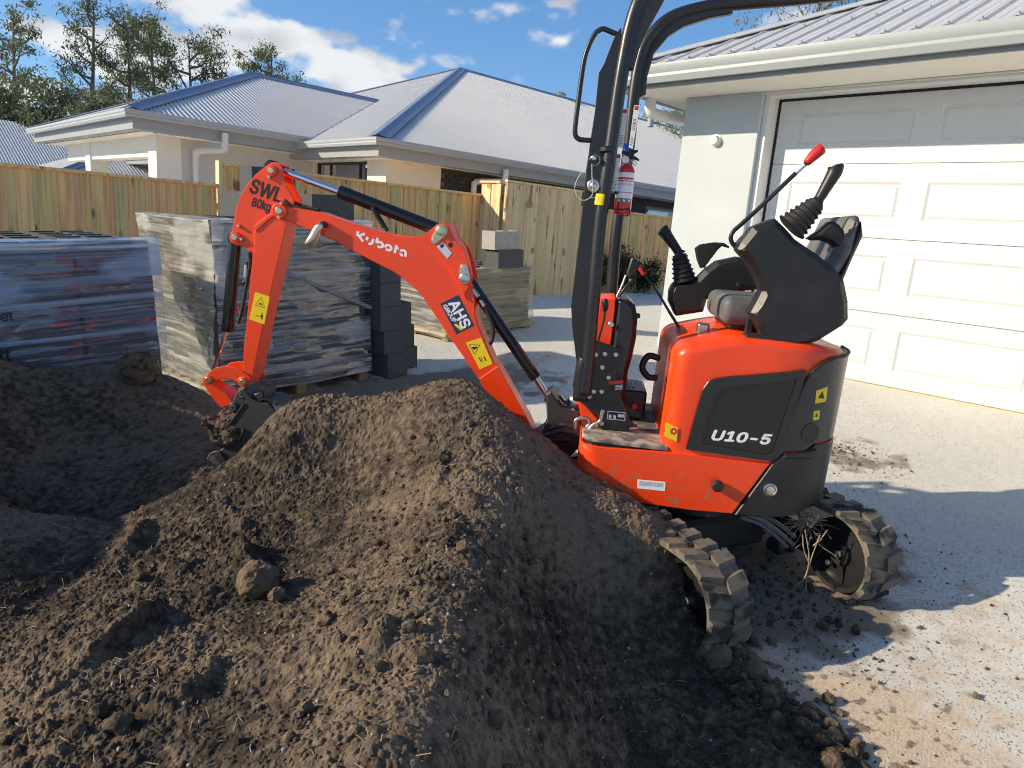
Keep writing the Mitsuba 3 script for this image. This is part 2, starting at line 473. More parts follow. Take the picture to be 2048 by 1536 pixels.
def ground_z(x):
    """The driveway: level along the garage, falling to the street."""
    x = np.asarray(x, float)
    t = np.clip(XD - .12 - x, 0, 10.5)
    return -SLOPE * (np.sqrt(t * t + .02) - .1414)


_xs = np.unique(np.r_[-900, -300, -100, -40, -15, np.arange(-6, 8.01, .1), 12, 20, 40, 100, 300, 900])
_ys = np.unique(np.r_[-900, -300, -100, -30, -10, np.arange(-3, 12, .5), 15, 30, 60, 150, 400, 900])
_gx, _gy = np.meshgrid(_xs, _ys, indexing='ij')
_gv = np.column_stack([_gx.ravel(), _gy.ravel(), ground_z(_gx).ravel()])
_i, _j = np.meshgrid(np.arange(len(_xs) - 1), np.arange(len(_ys) - 1), indexing='ij')
_a = (_i * len(_ys) + _j).ravel()
_q = np.stack([_a, _a + len(_ys), _a + len(_ys) + 1, _a + 1], 1)
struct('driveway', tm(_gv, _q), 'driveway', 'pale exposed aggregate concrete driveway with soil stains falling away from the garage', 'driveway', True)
_jl = [(3.602,1.269,-0.235),(7.384,0.286,0.086)]
_p, _q2 = np.array(_jl[0]), np.array(_jl[1])
_e = np.cross([0, 0, 1], (_q2 - _p) / np.linalg.norm(_q2 - _p)) * .0045
part('driveway', 'control_joint', tm([_p - _e, _q2 - _e, _q2 + _e, _p + _e], [[0, 1, 2, 3]]), 'mortar', label='thin saw cut line across the concrete')


# ---------------------------------------------------------------- roofs, gutters
def corrugated(p0, e, up, s0, s1, tmax, tmin=None, pitch=.10, amp=.0135, per=8, profile=None, rows=1):
    """A ribbed roof plane. Ribs run along up; the eave runs from p0 along e. tmax(s): how far up the plane reaches at s."""
    e, up = np.asarray(e, float), np.asarray(up, float)
    n = np.cross(e, up)
    n *= np.sign(n[2]) / np.linalg.norm(n)
    if profile is None:
        s = np.arange(s0, s1 + 1e-6, pitch / per)
        h = amp * np.cos(2 * np.pi * s / pitch)
    else:
        w, hh = profile
        k = np.arange(math.floor(s0 / pitch), math.ceil(s1 / pitch))
        s = (k[:, None] * pitch + np.asarray(w)[None]).ravel()
        h = np.tile(hh, len(k))
        keep = (s >= s0) & (s <= s1)
        s, h = s[keep], h[keep]
    b = np.zeros_like(s) if tmin is None else np.array([tmin(x) for x in s])
    t = np.array([tmax(x) for x in s])
    ok = t > b + .01
    s, h, b, t = s[ok], h[ok], b[ok], t[ok]
    base = np.asarray(p0, float) + s[:, None] * e + h[:, None] * n
    v = np.vstack([base + b[:, None] * up, base + t[:, None] * up])
    m, i = len(s), np.arange(len(s) - 1)
    near = np.diff(s) < 2.2 * pitch
    i = i[near]
    return tm(v, np.stack([i, i + 1, m + i + 1, m + i], 1))


def cap_strip(p0, p1, da, db, w=.17, lift=.03):
    """A ridge cap along p0-p1: two flaps, da and db pointing down the two roof planes, and a rolled top."""
    p0, p1 = np.asarray(p0, float), np.asarray(p1, float)
    z = np.array([0, 0, lift])
    da, db = np.asarray(da, float) / np.linalg.norm(da), np.asarray(db, float) / np.linalg.norm(db)
    v = []
    for p in (p0, p1):
        v += [p + da * w + z * .6, p + da * w + z, p + da * .03 + z * 1.3, p + z * 1.9, p + db * .03 + z * 1.3, p + db * w + z, p + db * w + z * .6]
    f = [[k, k + 1, k + 8, k + 7] for k in range(6)]
    return tm(v, f)


def sweep(path, profile, closed=False):
    """A profile [(out, z)] swept with mitres along a level path [(x, y, z)]; out is to the right of the direction of travel."""
    p = np.asarray(path, float)
    d = np.diff(p[:, :2], axis=0)
    d /= np.linalg.norm(d, axis=1, keepdims=True)
    nr = np.stack([d[:, 1], -d[:, 0]], 1)
    rows = []
    for k in range(len(p)):
        a = nr[max(k - 1, 0)]
        b = nr[min(k, len(nr) - 1)]
        m = (a + b) / (1 + a @ b)
        rows += [[p[k][0] + m[0] * o, p[k][1] + m[1] * o, p[k][2] + z] for o, z in profile]
    n = len(profile)
    f = []
    for k in range(len(p) - 1):
        for i in range(n if closed else n - 1):
            j = (i + 1) % n
            f.append([k * n + i, k * n + j, (k + 1) * n + j, (k + 1) * n + i])
    f = [x for q in f for x in ([q[0], q[1], q[2]], [q[0], q[2], q[3]])]
    for k, o in ((0, 1), (len(p) - 1, -1)):
        if closed:
            t = tri_poly_idx(profile)
            f += [[k * n + a for a in q[::o]] for q in t.tolist()]
    return tm(rows, f)


def tri_poly_idx(pr):
    import mapbox_earcut as ec
    return np.asarray(ec.triangulate_float64(np.asarray(pr, float), np.array([len(pr)], np.uint32))).reshape(-1, 3)


QUAD_GUTTER = [(.015, .0), (.10, -.01), (.118, .03), (.112, .05), (.126, .075), (.126, .115), (.119, .118), (.116, .105), (.10, .03), (.02, .02)]
FASCIA = [(.0, -.13), (.018, -.13), (.018, .07), (.0, .07)]


def downpipe(parent, pts, r=.048, m='pipe_white'):
    part(parent, 'downpipe', tube(pts, r, 16), m, 40)


# ---------------------------------------------------------------- the garage on the right
gh = thing('garage_house', 'pale grey rendered garage with grey ribbed roof and wide white panelled door', 'house')
XP = 6.177
part(gh, 'wall', cat(bbox(XP, 12, 3.30, 4.085, -.3, 2.439), bbox(XP, 7.2, -2.6, -1.62, -.3, 2.439), bbox(XP + .03, 6.9, -1.62, 3.29, 2.432, 2.60)), 'wall_pale')
part(gh, 'door_frame', cat(bbox(XP + .05, 6.48, 3.244, 3.298, -.02, 2.43, .004), bbox(XP + .05, 6.48, -1.60, -1.55, -.02, 2.43, .004),
                           bbox(XP + .045, 6.48, -1.6, 3.296, 2.406, 2.428, .003), bbox(XP + .02, 6.3, -1.6, 3.297, 2.4285, 2.437)), 'trim_white')
part(gh, 'door_seal', cat(bbox(6.395, 6.41, 3.222, 3.243, 0, 2.405), bbox(6.395, 6.41, -1.6, 3.222, 2.385, 2.405)), 'door_seal')
dk = key_of('garage_door', gh)
put(dk, bbox(6.43, 6.46, -1.55, 3.24, 0, 2.40), 'door_white')
labels[dk] = {'label': 'white sectional door with raised rectangular panels'}
_rows = [(0.012, .612), (.618, 1.228), (1.234, 1.836), (1.842, 2.384)]
_rec = [(2.075, 3.03), (.94, 1.89), (-.19, .765), (-1.32, -.37)]
for z0, z1 in _rows:
    _y0, _y1 = -1.545, 3.221
    outer = shapely.box(_y0, z0, _y1, z1)
    zc = ((.135, .485), (.765, 1.09), (1.38, 1.69), (1.99, 2.28))[_rows.index((z0, z1))]
    holes = [shapely.box(a, zc[0], b, zc[1]) for a, b in _rec]
    m2 = shapely.difference(outer, shapely.union_all(holes))
    pm = trimesh.creation.extrude_polygon(m2, .012, engine='earcut')
    ms = [turned(pm, [[0, 1, 0], [0, 0, 1], [1, 0, 0]], (6.404, 0, 0))]
    for a, b in _rec:                                       # stepped recess and raised field
        g = .045
        O = [(a, zc[0]), (b, zc[0]), (b, zc[1]), (a, zc[1])]
        I = [(a + g * .5, zc[0] + g * .5), (b - g * .5, zc[0] + g * .5), (b - g * .5, zc[1] - g * .5), (a + g * .5, zc[1] - g * .5)]
        K = [(a + g, zc[0] + g), (b - g, zc[0] + g), (b - g, zc[1] - g), (a + g, zc[1] - g)]
        v = [(6.404, *q) for q in O] + [(6.419, *q) for q in I] + [(6.406, *q) for q in K]
        f = [[k, (k + 1) % 4, 4 + (k + 1) % 4, 4 + k] for k in range(4)] + [[4 + k, 4 + (k + 1) % 4, 8 + (k + 1) % 4, 8 + k] for k in range(4)] + [[8, 9, 10, 11]]
        ms.append(tm(v, f))
    part(dk, 'panel', cat(*ms), 'door_white')
part(gh, 'threshold', bbox(6.285, 6.47, -1.6, 3.29, -.10, .006, .006), 'threshold')
_eave = [(12.6, 4.47, 2.46), (5.60, 4.47, 2.46), (5.60, -2.9, 2.46)]
part(gh, 'soffit', cat(tm([(5.60, -2.9, 2.442), (6.30, -2.9, 2.442), (6.30, 4.47, 2.442), (5.60, 4.47, 2.442)], [[3, 2, 1, 0]]), tm([(6.30, 4.06, 2.442), (12.6, 4.06, 2.442), (12.6, 4.47, 2.442), (6.30, 4.47, 2.442)], [[3, 2, 1, 0]])), 'soffit_white')
part(gh, 'fascia', sweep(_eave[::-1], [(-o, z) for o, z in [(.0, -.035), (-.02, -.035), (-.02, .11), (.0, .11)]], True), 'gutter_grey')
part(gh, 'gutter', sweep(_eave[::-1], [(-o * .95 - .0, z * 1.22) for o, z in QUAD_GUTTER], True), 'gutter_grey', 25)
_g0 = np.array([5.53, 4.54, 2.605])
PT = .45
_up = np.array([1, 0, PT]) / math.hypot(1, PT)
_ul = math.hypot(1, PT)
_rib = ([0, .022, .034, .056, .058, .098, .107, .118, .127, .157, .166, .177, .186], [0, .016, .016, 0, 0, 0, .003, .003, 0, 0, .003, .003, 0])
_rf = part(gh, 'roof', cat(corrugated(_g0, (0, -1, 0), _up, 0.0, 7.4, lambda s: s * _ul if s < 4.2 else 4.2 * _ul, pitch=.2, profile=_rib),
                           corrugated(_g0, (1, 0, 0), np.array([0, -1, PT]) / _ul, 0.0, 7.4, lambda s: s * _ul if s < 4.2 else 4.2 * _ul, pitch=.2, profile=_rib)), 'roof_steel_grey')
part(gh, 'ridge_cap', cap_strip(_g0 + [0, 0, .01], _g0 + np.array([4.2, -4.2, 4.2 * PT + .01]), (.05, 1, -PT), (-1, -.05, -PT), .13, .022), 'roof_steel_grey')
_sc = []
for k in range(1, 33):
    for t in (.05, .95):
        if t < k * .2 * _ul - .1:
            q = _g0 + np.array([0, -1, 0]) * (k * .2 + .028) + _up * t
            _sc.append(lathe([(0, .029), (.007, .028), (.010, .017)], q - np.array([-.41, 0, .91]) * 0, (-.41, 0, .91), 8))
part(gh, 'roof_screw', cat(*_sc), 'zinc', kind='stuff')
part(gh, 'downpipe', tube(curve([(6.06, 4.43, 2.47), (6.06, 4.43, 2.40), (6.065, 4.42, 2.34), (6.10, 4.405, 2.305), (6.18, 4.39, 2.30), (6.62, 4.33, 2.30), (6.74, 4.30, 2.29), (6.77, 4.25, 2.24), (6.78, 4.2, 2.1), (6.78, 4.18, 1.2), (6.78, 4.18, -.02)], 6), .055, 16), 'pipe_white', 40)
part(gh, 'wall_light', lathe([(.058, 0), (.058, .010), (.047, .014), (.046, .05), (.040, .058), (0, .06)], (XP, 3.708, 2.035), (-1, 0, 0), 28), 'trim_white', 40, label='small round white fitting on the pillar')

# ---------------------------------------------------------------- the neighbours' house
nh = thing('neighbour_house', 'cream and dark brick house with blue grey corrugated hip roofs behind the fence', 'house')
BX, BY, BZ, BH, TB = 7.139, 10.9, 2.46, 9.5, .414
LB = math.hypot(1, TB)
upx, upy = np.array([1, 0, TB]) / LB, np.array([0, 1, TB]) / LB
AX, AY, AZ, AW, TA = 3.966, 13.6, 2.57, 7.7, .43
AH = AW / 2
LA = math.hypot(1, TA)
apx, apy = np.array([1, 0, TA]) / LA, np.array([0, 1, TA]) / LA
_xv = BX + (AZ - BZ) / TB                          # where wing A's eave runs into B's hip end
_roofs = [corrugated((BX, BY, BZ), (1, 0, 0), upy, 0, 26, lambda s: min(s, BH, 26 - s + 6) * LB),
          corrugated((BX, BY, BZ), (0, 1, 0), upx, 0, 2 * BH, lambda s: min(s, 2 * BH - s) * LB)]
part(nh, 'roof', cat(*_roofs), 'roof_steel', True, label='large blue grey corrugated hip roof')


def _a_top(s):                                     # along A's south eave from its west corner
    x = AX + s
    return min(s, AH) * LA


def _a_min(s):
    x = AX + s
    return max(0.0, (x - _xv)) * TB / TA * LA if x > _xv else 0.0


part(nh, 'roof', cat(corrugated((AX, AY, AZ), (1, 0, 0), apy, 0, 7.6, _a_top, _a_min), corrugated((AX, AY, AZ), (0, 1, 0), apx, 0, AW, lambda s: min(s, AW - s) * LA)), 'roof_steel', True, label='lower corrugated hip roof over the left wing')
_bap = np.array([BX + BH, BY + BH, BZ + BH * TB])
_aap = np.array([AX + AH, AY + AH, AZ + AH * TA])
_av = np.array([BX + (_aap[2] - BZ) / TB, AY + AH, _aap[2]])
part(nh, 'ridge_cap', cat(cap_strip((BX, BY, BZ + .005), _bap, (1, -.02, -.02), (-.02, 1, -.02), .001), cap_strip((BX, BY, BZ + .01), _bap, np.array([.9, -.42, -TB * .42]), np.array([-.42, .9, -TB * .42]), .21)), 'roof_cap', label='wide blue grey hip cap')
part(nh, 'ridge_cap', cap_strip((BX, BY + 2 * BH, BZ), _bap, (-1, -.3, -.3), (.3, 1, -.3), .16), 'roof_cap')
part(nh, 'ridge_cap', cap_strip(_bap, _bap + [14, 0, 0], (0, -1, -TB), (0, 1, -TB), .17), 'roof_cap')
part(nh, 'ridge_cap', cap_strip((AX, AY, AZ + .01), _aap, np.array([.9, -.42, -.18]), np.array([-.42, .9, -.18]), .19), 'roof_cap')
part(nh, 'ridge_cap', cap_strip((AX, AY + AW, AZ), _aap, (-1, -.3, -.3), (.3, 1, -.3), .16), 'roof_cap')
part(nh, 'ridge_cap', cap_strip(_aap, _av, (0, -1, -TA), (0, 1, -TA), .16), 'roof_cap')
_p0 = np.array([_xv, AY, AZ + .004])
part(nh, 'valley_flashing', cap_strip(_p0, _av + [0, 0, .004], (-.9, .43, .02), (.9, .43, .35), .05, .004), 'dark_frame')
_evB = [(BX + .04, BY + 15, BZ - .12), (BX + .04, BY + .04, BZ - .12), (BX + 24, BY + .04, BZ - .12)]
_evA = [(AX + .04, AY + AW, AZ - .12), (AX + .04, AY + .04, AZ - .12), (_xv + .12, AY + .04, AZ - .12)]
for ev in (_evB, _evA):
    part(nh, 'gutter', sweep(ev, QUAD_GUTTER, True), 'gutter_blue', 25)
    part(nh, 'fascia', sweep([(x, y, z - .005) for x, y, z in ev], [(-.30, -.175), (-.04, -.175), (-.04, .06), (-.06, .06), (-.06, -.160), (-.30, -.160)], True), 'fascia_grey')
SB, SA = BZ - .292, AZ - .31
part(nh, 'soffit', cat(tm([(BX + .3, BY + .3, SB), (BX + 1.0, BY + 1.0, SB), (BX + 1.0, BY + 15, SB), (BX + .3, BY + 15, SB)], [[0, 1, 2, 3]]), tm([(BX + .3, BY + .3, SB), (BX + 24, BY + .3, SB), (BX + 24, BY + 1.0, SB), (BX + 1.0, BY + 1.0, SB)], [[0, 1, 2, 3]]),
                       tm([(AX + .3, AY + .3, SA), (_xv + .6, AY + .3, SA), (_xv + .6, AY + AW, SA), (AX + .3, AY + AW, SA)], [[0, 1, 2, 3]])), 'soffit_white')
# wing A: posts, beam, wall
_wy = AY + .62
part(nh, 'post', bbox(AX + .62, AX + 1.06, _wy + .001, _wy + .45, -.4, SA - .002), 'wall_white')
part(nh, 'post', bbox(AX + .62, AX + 1.0, AY + 5.0, AY + 5.4, -.4, SA - .002), 'wall_white')
part(nh, 'beam', cat(bbox(AX + .66, AX + .98, _wy + .45, AY + 5.0, SA - .36, SA - .003), bbox(AX + .66, AX + .98, AY + 5.4, AY + 7.1, SA - .36, SA - .003)), 'wall_white')
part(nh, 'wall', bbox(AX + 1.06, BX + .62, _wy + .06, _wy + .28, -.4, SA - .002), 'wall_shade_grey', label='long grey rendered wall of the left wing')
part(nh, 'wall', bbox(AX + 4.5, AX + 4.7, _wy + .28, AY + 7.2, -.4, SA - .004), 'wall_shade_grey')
downpipe(nh, curve([(AX + 1.62, AY - .02, AZ - .16), (AX + 1.62, AY - .01, AZ - .38), (AX + 1.60, AY + .03, AZ - .46), (AX + 1.36, AY + .45, AZ - .50), (AX + 1.30, AY + .53, AZ - .56), (AX + 1.30, AY + .56, AZ - .75), (AX + 1.30, AY + .56, -.4)], 6), .06)
# main house B: west wall with window, corner, south wall part cream then dark brick
_bx, _by = BX + .62, BY + .62
_wz0, _wz1 = .55, 2.15
W0, W1 = BY + 1.27, BY + 3.3
part(nh, 'wall', cat(bbox(_bx, _bx + .24, _by, W0, -.4, SB - .002), bbox(_bx, _bx + .24, W1, AY + .9, -.4, SB - .002), bbox(_bx, _bx + .24, W0, W1, -.4, _wz0), bbox(_bx, _bx + .24, W0, W1, _wz1, SB - .002)), 'wall_cream', label='cream rendered wall around the window')
part(nh, 'wall', bbox(_bx + .24, _bx + 1.30, _by + .002, _by + .24, -.4, SB - .002), 'wall_cream')
wk = part(nh, 'window', cat(bbox(_bx + .06, _bx + .12, W0, W0 + .05, _wz0, _wz1), bbox(_bx + .06, _bx + .12, W1 - .05, W1, _wz0, _wz1), bbox(_bx + .06, _bx + .12, W0 + .05, W1 - .05, _wz1 - .05, _wz1), bbox(_bx + .06, _bx + .12, W0 + .05, W1 - .05, _wz0, _wz0 + .05),
                            bbox(_bx + .065, _bx + .115, W0 + .36, W0 + .40, _wz0 + .05, _wz1 - .05), bbox(_bx + .065, _bx + .115, W1 - .54, W1 - .50, _wz0 + .05, _wz1 - .05)), 'dark_frame', label='dark framed window under the eave')
part(wk, 'pane', tm([(_bx + .09, W0 + .05, _wz0 + .05), (_bx + .09, W1 - .05, _wz0 + .05), (_bx + .09, W1 - .05, _wz1 - .05), (_bx + .09, W0 + .05, _wz1 - .05)], [[0, 1, 2, 3]]), 'glass')
part(nh, 'room', cat(bbox(_bx + 1.2, _bx + 1.25, W0 - .5, W1 + .5, 0, SB), bbox(_bx + .26, _bx + 1.2, W0 - .5, W1 + .5, 0, .02)), 'room_dark')
part(nh, 'curtain', bbox(_bx + .2, _bx + .23, W0 + .42, W1 - .52, _wz0, _wz1), 'curtain_grey')
part(nh, 'wall', bbox(_bx + 1.302, _bx + 19, _by + .035, _by + .24, -.4, SB - .002), 'mortar', label='dark brick wall under the long eave')
_bw = labels and [k for k in scene if k.startswith(nh + '__wall')][-1]
_bm = [mikit.ply(bbox(0, .223, 0, .05, 0, .0725, .004), f'm_brick_dark_{k}') for k in range(3)]
_cnt = 0
for r in range(6):
    z = SB - .02 - (r + 1) * .0825
    for k in range(48):
        x = _bx + 1.31 + k * .235 + (.117 if r % 2 else 0)
        if 16.05 < x < 17.9 and z < 1.95:
            continue
        kk = key_of('brick', _bw)
        scene[kk] = {**_bm[rng.randrange(3)], 'to_world': T().translate([x, _by + .002 + rng.uniform(-.002, .002), z])}
        _cnt += 1
wk = part(nh, 'window', cat(bbox(16.1, 17.75, _by - .0, _by + .03, 1.90, 1.95), bbox(16.1, 16.15, _by, _by + .03, 1.0, 1.9), bbox(17.7, 17.75, _by, _by + .03, 1.0, 1.9), bbox(16.15, 17.7, _by + .004, _by + .028, 1.66, 1.70)), 'dark_frame')
part(wk, 'pane', tm([(16.15, _by + .02, 1.0), (17.7, _by + .02, 1.0), (17.7, _by + .02, 1.9), (16.15, _by + .02, 1.9)], [[0, 1, 2, 3]]), 'glass')
part(wk, 'blind', bbox(16.2, 17.2, _by + .024, _by + .03, 1.72, 1.86), 'trim_white')
downpipe(nh, curve([(BX + 3.1, BY - .01, BZ - .2), (BX + 3.1, BY + .0, BZ - .38), (BX + 3.08, BY + .05, BZ - .44), (BX + 2.82, BY + .48, BZ - .47), (BX + 2.76, BY + .55, BZ - .52), (BX + 2.75, BY + .56, BZ - .68), (BX + 2.75, BY + .56, -.3)], 6), .06)
for (x, y, z) in ([(21.956,20.5,6.451)][0], [(23.428,17.0,5.784)][0]):
    vk = part(nh, 'roof_vent', lathe([(.12, -.45), (.12, -.12), (.20, -.11), (.20, -.08)], (x, y, z), (0, 0, 1), 20), 'gutter_grey', label='round ribbed turbine vent on the ridge')
    vs = [slab([(.07, -.1), (.2, -.05), (.235, .05), (.2, .13), (.08, .17), (.08, .15), (.18, .11), (.21, .04), (.18, -.04)], -.012, .012) for _ in range(1)]
    ms = []
    for k in range(16):
        a = k * math.pi / 8
        ms.append(turned(vs[0], [[math.cos(a), math.sin(a), 0], [0, 0, 1], [-math.sin(a), math.cos(a), 0]], (x, y, z)))
    ms.append(lathe([(0, .18), (.09, .17), (.1, .155), (.0, .15)], (x, y, z), (0, 0, 1), 16))
    part(vk, 'turbine', cat(*ms), 'gutter_grey')

# farther roofs on the left
fh = thing('far_house', 'distant house at far left with pale corrugated roof just above the fence', 'house')
_fx, _fy, _fz = 4.2, 29.0, 1.1
part(fh, 'roof', cat(corrugated((_fx - 14, _fy, _fz), (1, 0, 0), apy, 0, 22, lambda s: min(s, 6.2, max(22 - s, .001)) * LA), corrugated((_fx + 8, _fy, _fz), (0, 1, 0), np.array([-1, 0, TA]) / LA, 0, 12.4, lambda s: min(s, 12.4 - s) * LA)), 'roof_steel', True)
part(fh, 'wall', bbox(_fx - 13.4, _fx + 7.4, _fy + .6, _fy + 11.6, -1, _fz - .1), 'brick_dark_1')
part(fh, 'gutter', sweep([(_fx - 14, _fy, _fz - .1), (_fx + 8, _fy, _fz - .1), (_fx + 8, _fy + 12.4, _fz - .1)], QUAD_GUTTER, True), 'dark_frame')
fh2 = thing('far_house', 'small distant roof glimpsed between the white posts of the left wing', 'house')
part(fh2, 'roof', cat(corrugated((5.2, 24.0, 1.75), (1, 0, 0), apy, 0, 12, lambda s: min(s, 3.4) * LA), corrugated((5.2, 24.0, 1.75), (0, 1, 0), apx, 0, 6.8, lambda s: min(s, 6.8 - s) * LA)), 'roof_steel', True)
part(fh2, 'wall', bbox(5.8, 17, 24.6, 30, -1, 1.7), 'brick_dark_1')
part(fh2, 'ridge_cap', cap_strip((5.2, 24.0, 1.76), (8.6, 27.4, 1.76 + 3.4 * TA), (.9, -.42, -.18), (-.42, .9, -.18), .2), 'roof_cap')

# ---------------------------------------------------------------- fences
YF = 9.0


def fence(name, label, x0, x1, ztop, group=None):
    k = thing(name, label, 'fence', group)
    x, i = x0, 0
    part(k, 'top_rail', bbox(x0, x1, YF - .045, YF + .055, ztop - .035, ztop, .004), WOODS[2], label='capping rail')
    lo = float(ground_z(x0)) - .05
    part(k, 'rail', cat(bbox(x0, x1, YF + .026, YF + .064, ztop - .30, ztop - .225), bbox(x0, x1, YF + .026, YF + .064, lo + .25, lo + .33)), WOODS[3])
    while x < x1 - .02:
        w = min(.118, x1 - x)
        front = i % 2 == 0
        d = 0 if front else .014
        x2 = min(x1, x + (w if front else w))
        part(k, 'paling', bbox(x - (.012 if front else 0), x2 + (.012 if front else 0) - .001, YF - .012 + d, YF + .0015 + d, float(ground_z(x)) - .02, ztop - .036, .0015), WOODS[rng.randrange(5)])
        x, i = x + w - .004, i + 1
    return k


f1 = fence('timber_fence', 'treated pine paling fence on the left, the lower step behind the wrapped pallets', -1.2, 3.60, 1.345)
part(f1, 'post', bbox(1.0, 1.09, YF + .064, YF + .15, -1, 1.1), WOODS[3])
f2 = fence('timber_fence', 'long treated pine paling fence, the higher step running back past the open gate', 3.66, 13.9, 1.605)
part(f2, 'post', bbox(3.602, 3.655, YF - .05, YF + .06, -.6, 1.625, .003), GATEWOOD[1], label='sunlit end post at the step')
rk = thing('wing_fence', 'short return panel of palings half in sun beside the open gate', 'fence')
_z0 = -.25
XR = 7.925
part(rk, 'top_rail', bbox(XR - .05, XR + .05, 8.49, 8.985, 1.78, 1.815, .004), GATEWOOD[0])
for k in range(4):
    part(rk, 'paling', bbox(XR - .012 - .012 * (k % 2), XR + .002 - .012 * (k % 2), 8.86 - k * .122, 8.975 - k * .122, _z0, 1.779, .002), GATEWOOD[k % 3])
part(rk, 'post', bbox(XR + .03, XR + .12, 8.50, 8.58, _z0, 1.76), WOODS[3])
gk = thing('gate', 'tall pale pine gate of vertical boards standing open beside the grey blocks', 'gate')
_x, _i = 7.96, 0
for k in range(13):
    w = .145 if k < 12 else .10
    part(gk, 'board', bbox(_x, _x + w - .003, 8.405 - .002 * (k % 2), 8.425, -.20, 1.80, .002), GATEWOOD[(k * 7) % 3])
    _x += w
part(gk, 'top_rail', bbox(7.94, _x + .0, 8.385, 8.455, 1.802, 1.84, .004), GATEWOOD[1])
part(gk, 'frame', cat(bbox(7.955, 8.03, 8.4265, 8.47, -.18, 1.79), bbox(_x - .08, _x - .005, 8.4265, 8.47, -.18, 1.79), bbox(8.03, _x - .08, 8.4265, 8.46, 1.6, 1.69), bbox(8.03, _x - .08, 8.4265, 8.46, 0, .09)), GATEWOOD[2])
part(gk, 'hinge', cat(bbox(7.90, 7.953, 8.40, 8.41, 1.35, 1.40), rod((7.947, 8.395, 1.33), (7.947, 8.395, 1.42), .011)), 'zinc')
pk = thing('fence_post', 'slim pale timber post edge standing between the gate and the far palings', 'post')
put(pk, bbox(10.14, 10.19, 8.32, 8.40, -.25, 1.50, .003), GATEWOOD[0])

# ---------------------------------------------------------------- pallets of wall blocks
def block_mesh(L=.39, W=.20, H=.197, seed=0, split=True):
    """A hollow wall block, two cores open at the top, split face at y = 0."""
    o = shapely.box(0, 0, L, W)
    c = [shapely.box(.035, .045, L / 2 - .018, W - .035).buffer(.008, quad_segs=2), shapely.box(L / 2 + .018, .045, L - .035, W - .035).buffer(.008, quad_segs=2)]
    m = trimesh.creation.extrude_polygon(shapely.difference(o, shapely.union_all(c)), H, engine='earcut')
    if split:
        a = np.linspace(0, L, 9)
        b = np.linspace(0, H, 6)
        g = np.array([(x, -.006 - .014 * meshkit.fbm(np.array([x / .05, z / .05, seed]), 3, seed) * (1 if 0 < i < 8 and 0 < j < 5 else .2), z) for i, x in enumerate(a) for j, z in enumerate(b)])
        i, j = np.meshgrid(np.arange(8), np.arange(5), indexing='ij')
        q = (i * 6 + j).ravel()
        m = cat(m, tm(g, np.stack([q, q + 6, q + 7, q + 1], 1)), bbox(0, L, -.007, .001, 0, H))
    return m


BLOCKS = [mikit.ply(block_mesh(seed=s), 'm_block_dark') for s in range(4)]
GREYBLOCKS = [mikit.ply(block_mesh(seed=s + 9), 'm_block_grey') for s in range(2)]


class Stand:
    """A place on the sloping slab: its own axes, tilted with the ground."""

    def __init__(self, x, y, z, deg, slope):
        self.t = T().translate([x, y, z]).rotate([0, 1, 0], -math.degrees(math.atan(slope))).rotate([0, 0, 1], deg)
        self.M = np.array(self.t.matrix)

    def pts(self, p):
        p = np.asarray(p, float)
        return p @ self.M[:3, :3].T + self.M[:3, 3]

    def mesh(self, m):
        return tm(self.pts(m.vertices), m.faces)


def block(st, x, y, z, rot, label, group, grey=False):
    k = thing('wall_block', label, 'concrete block', group)
    src = (GREYBLOCKS if grey else BLOCKS)
    scene[k] = {**src[rng.randrange(len(src))], 'to_world': st.t @ T().translate([x, y, z]).rotate([0, 0, 1], rot)}
    return k


def pallet(st, label, w=1.25, d=1.2):
    k = thing('pallet', label, 'pallet')
    for i in range(7):
        y = i * (d - .1) / 6
        part(k, 'deck_board', st.mesh(bbox(0, w, y, y + .095, .105, .125, .002)), 'pallet_wood')
    for i in range(3):
        x = i * (w - .09) / 2
        part(k, 'bearer', st.mesh(bbox(x, x + .09, 0.004, d - .004, .022, .104, .003)), 'pallet_wood')
    for i in range(3):
        y = i * (d - .1) / 2
        part(k, 'base_board', st.mesh(bbox(0.002, w - .002, y, y + .095, 0, .021, .002)), 'pallet_wood')
    return k


def film_mat(key, tint, lo, hi, stretch):
    def cover(p, n, uv):
        wob = 3.0 * fbm(uv.x * .8, uv.y * 3.0, 0, 2)
        s = fbm(uv.x * stretch[0], uv.y * stretch[1] + wob, 0.0, 4)
        fine = fbm(uv.x * stretch[0] * 2.5 + 3, uv.y * stretch[1] * 3.1 + wob * 2, 0.0, 2)
        big = fbm(uv.x * 2.6 + 5, uv.y * 5.2, 0.0, 4)
        return mi.Float(lo) + (hi - lo) * dr.minimum(1.0, .62 * smoothstep(.50, .70, s) + .38 * smoothstep(.52, .72, fine) + .85 * smoothstep(.52, .72, big))
    scene['m_' + key] = {'type': 'blendbsdf', 'weight': proc(cover), 'a': {'type': 'thindielectric'}, 'b': {'type': 'principledthin', 'base_color': rgb(*tint), 'roughness': .16, 'spec_trans': 0.0, 'diff_trans': .8, 'eta': 1.5}}
    return key


film_mat('film_blue', (.56, .68, .88), .08, .90, (.5, 40))  # blue tint is the reflected sky, put into the film colour
film_mat('film_clear', (.74, .76, .78), .03, .85, (.6, 46))
film_mat('film_cream', (.68, .68, .63), .16, .92, (1.6, 30))


mat('film_fold', base_color=rgb(.28, .28, .28), roughness=.25, specular=.6)


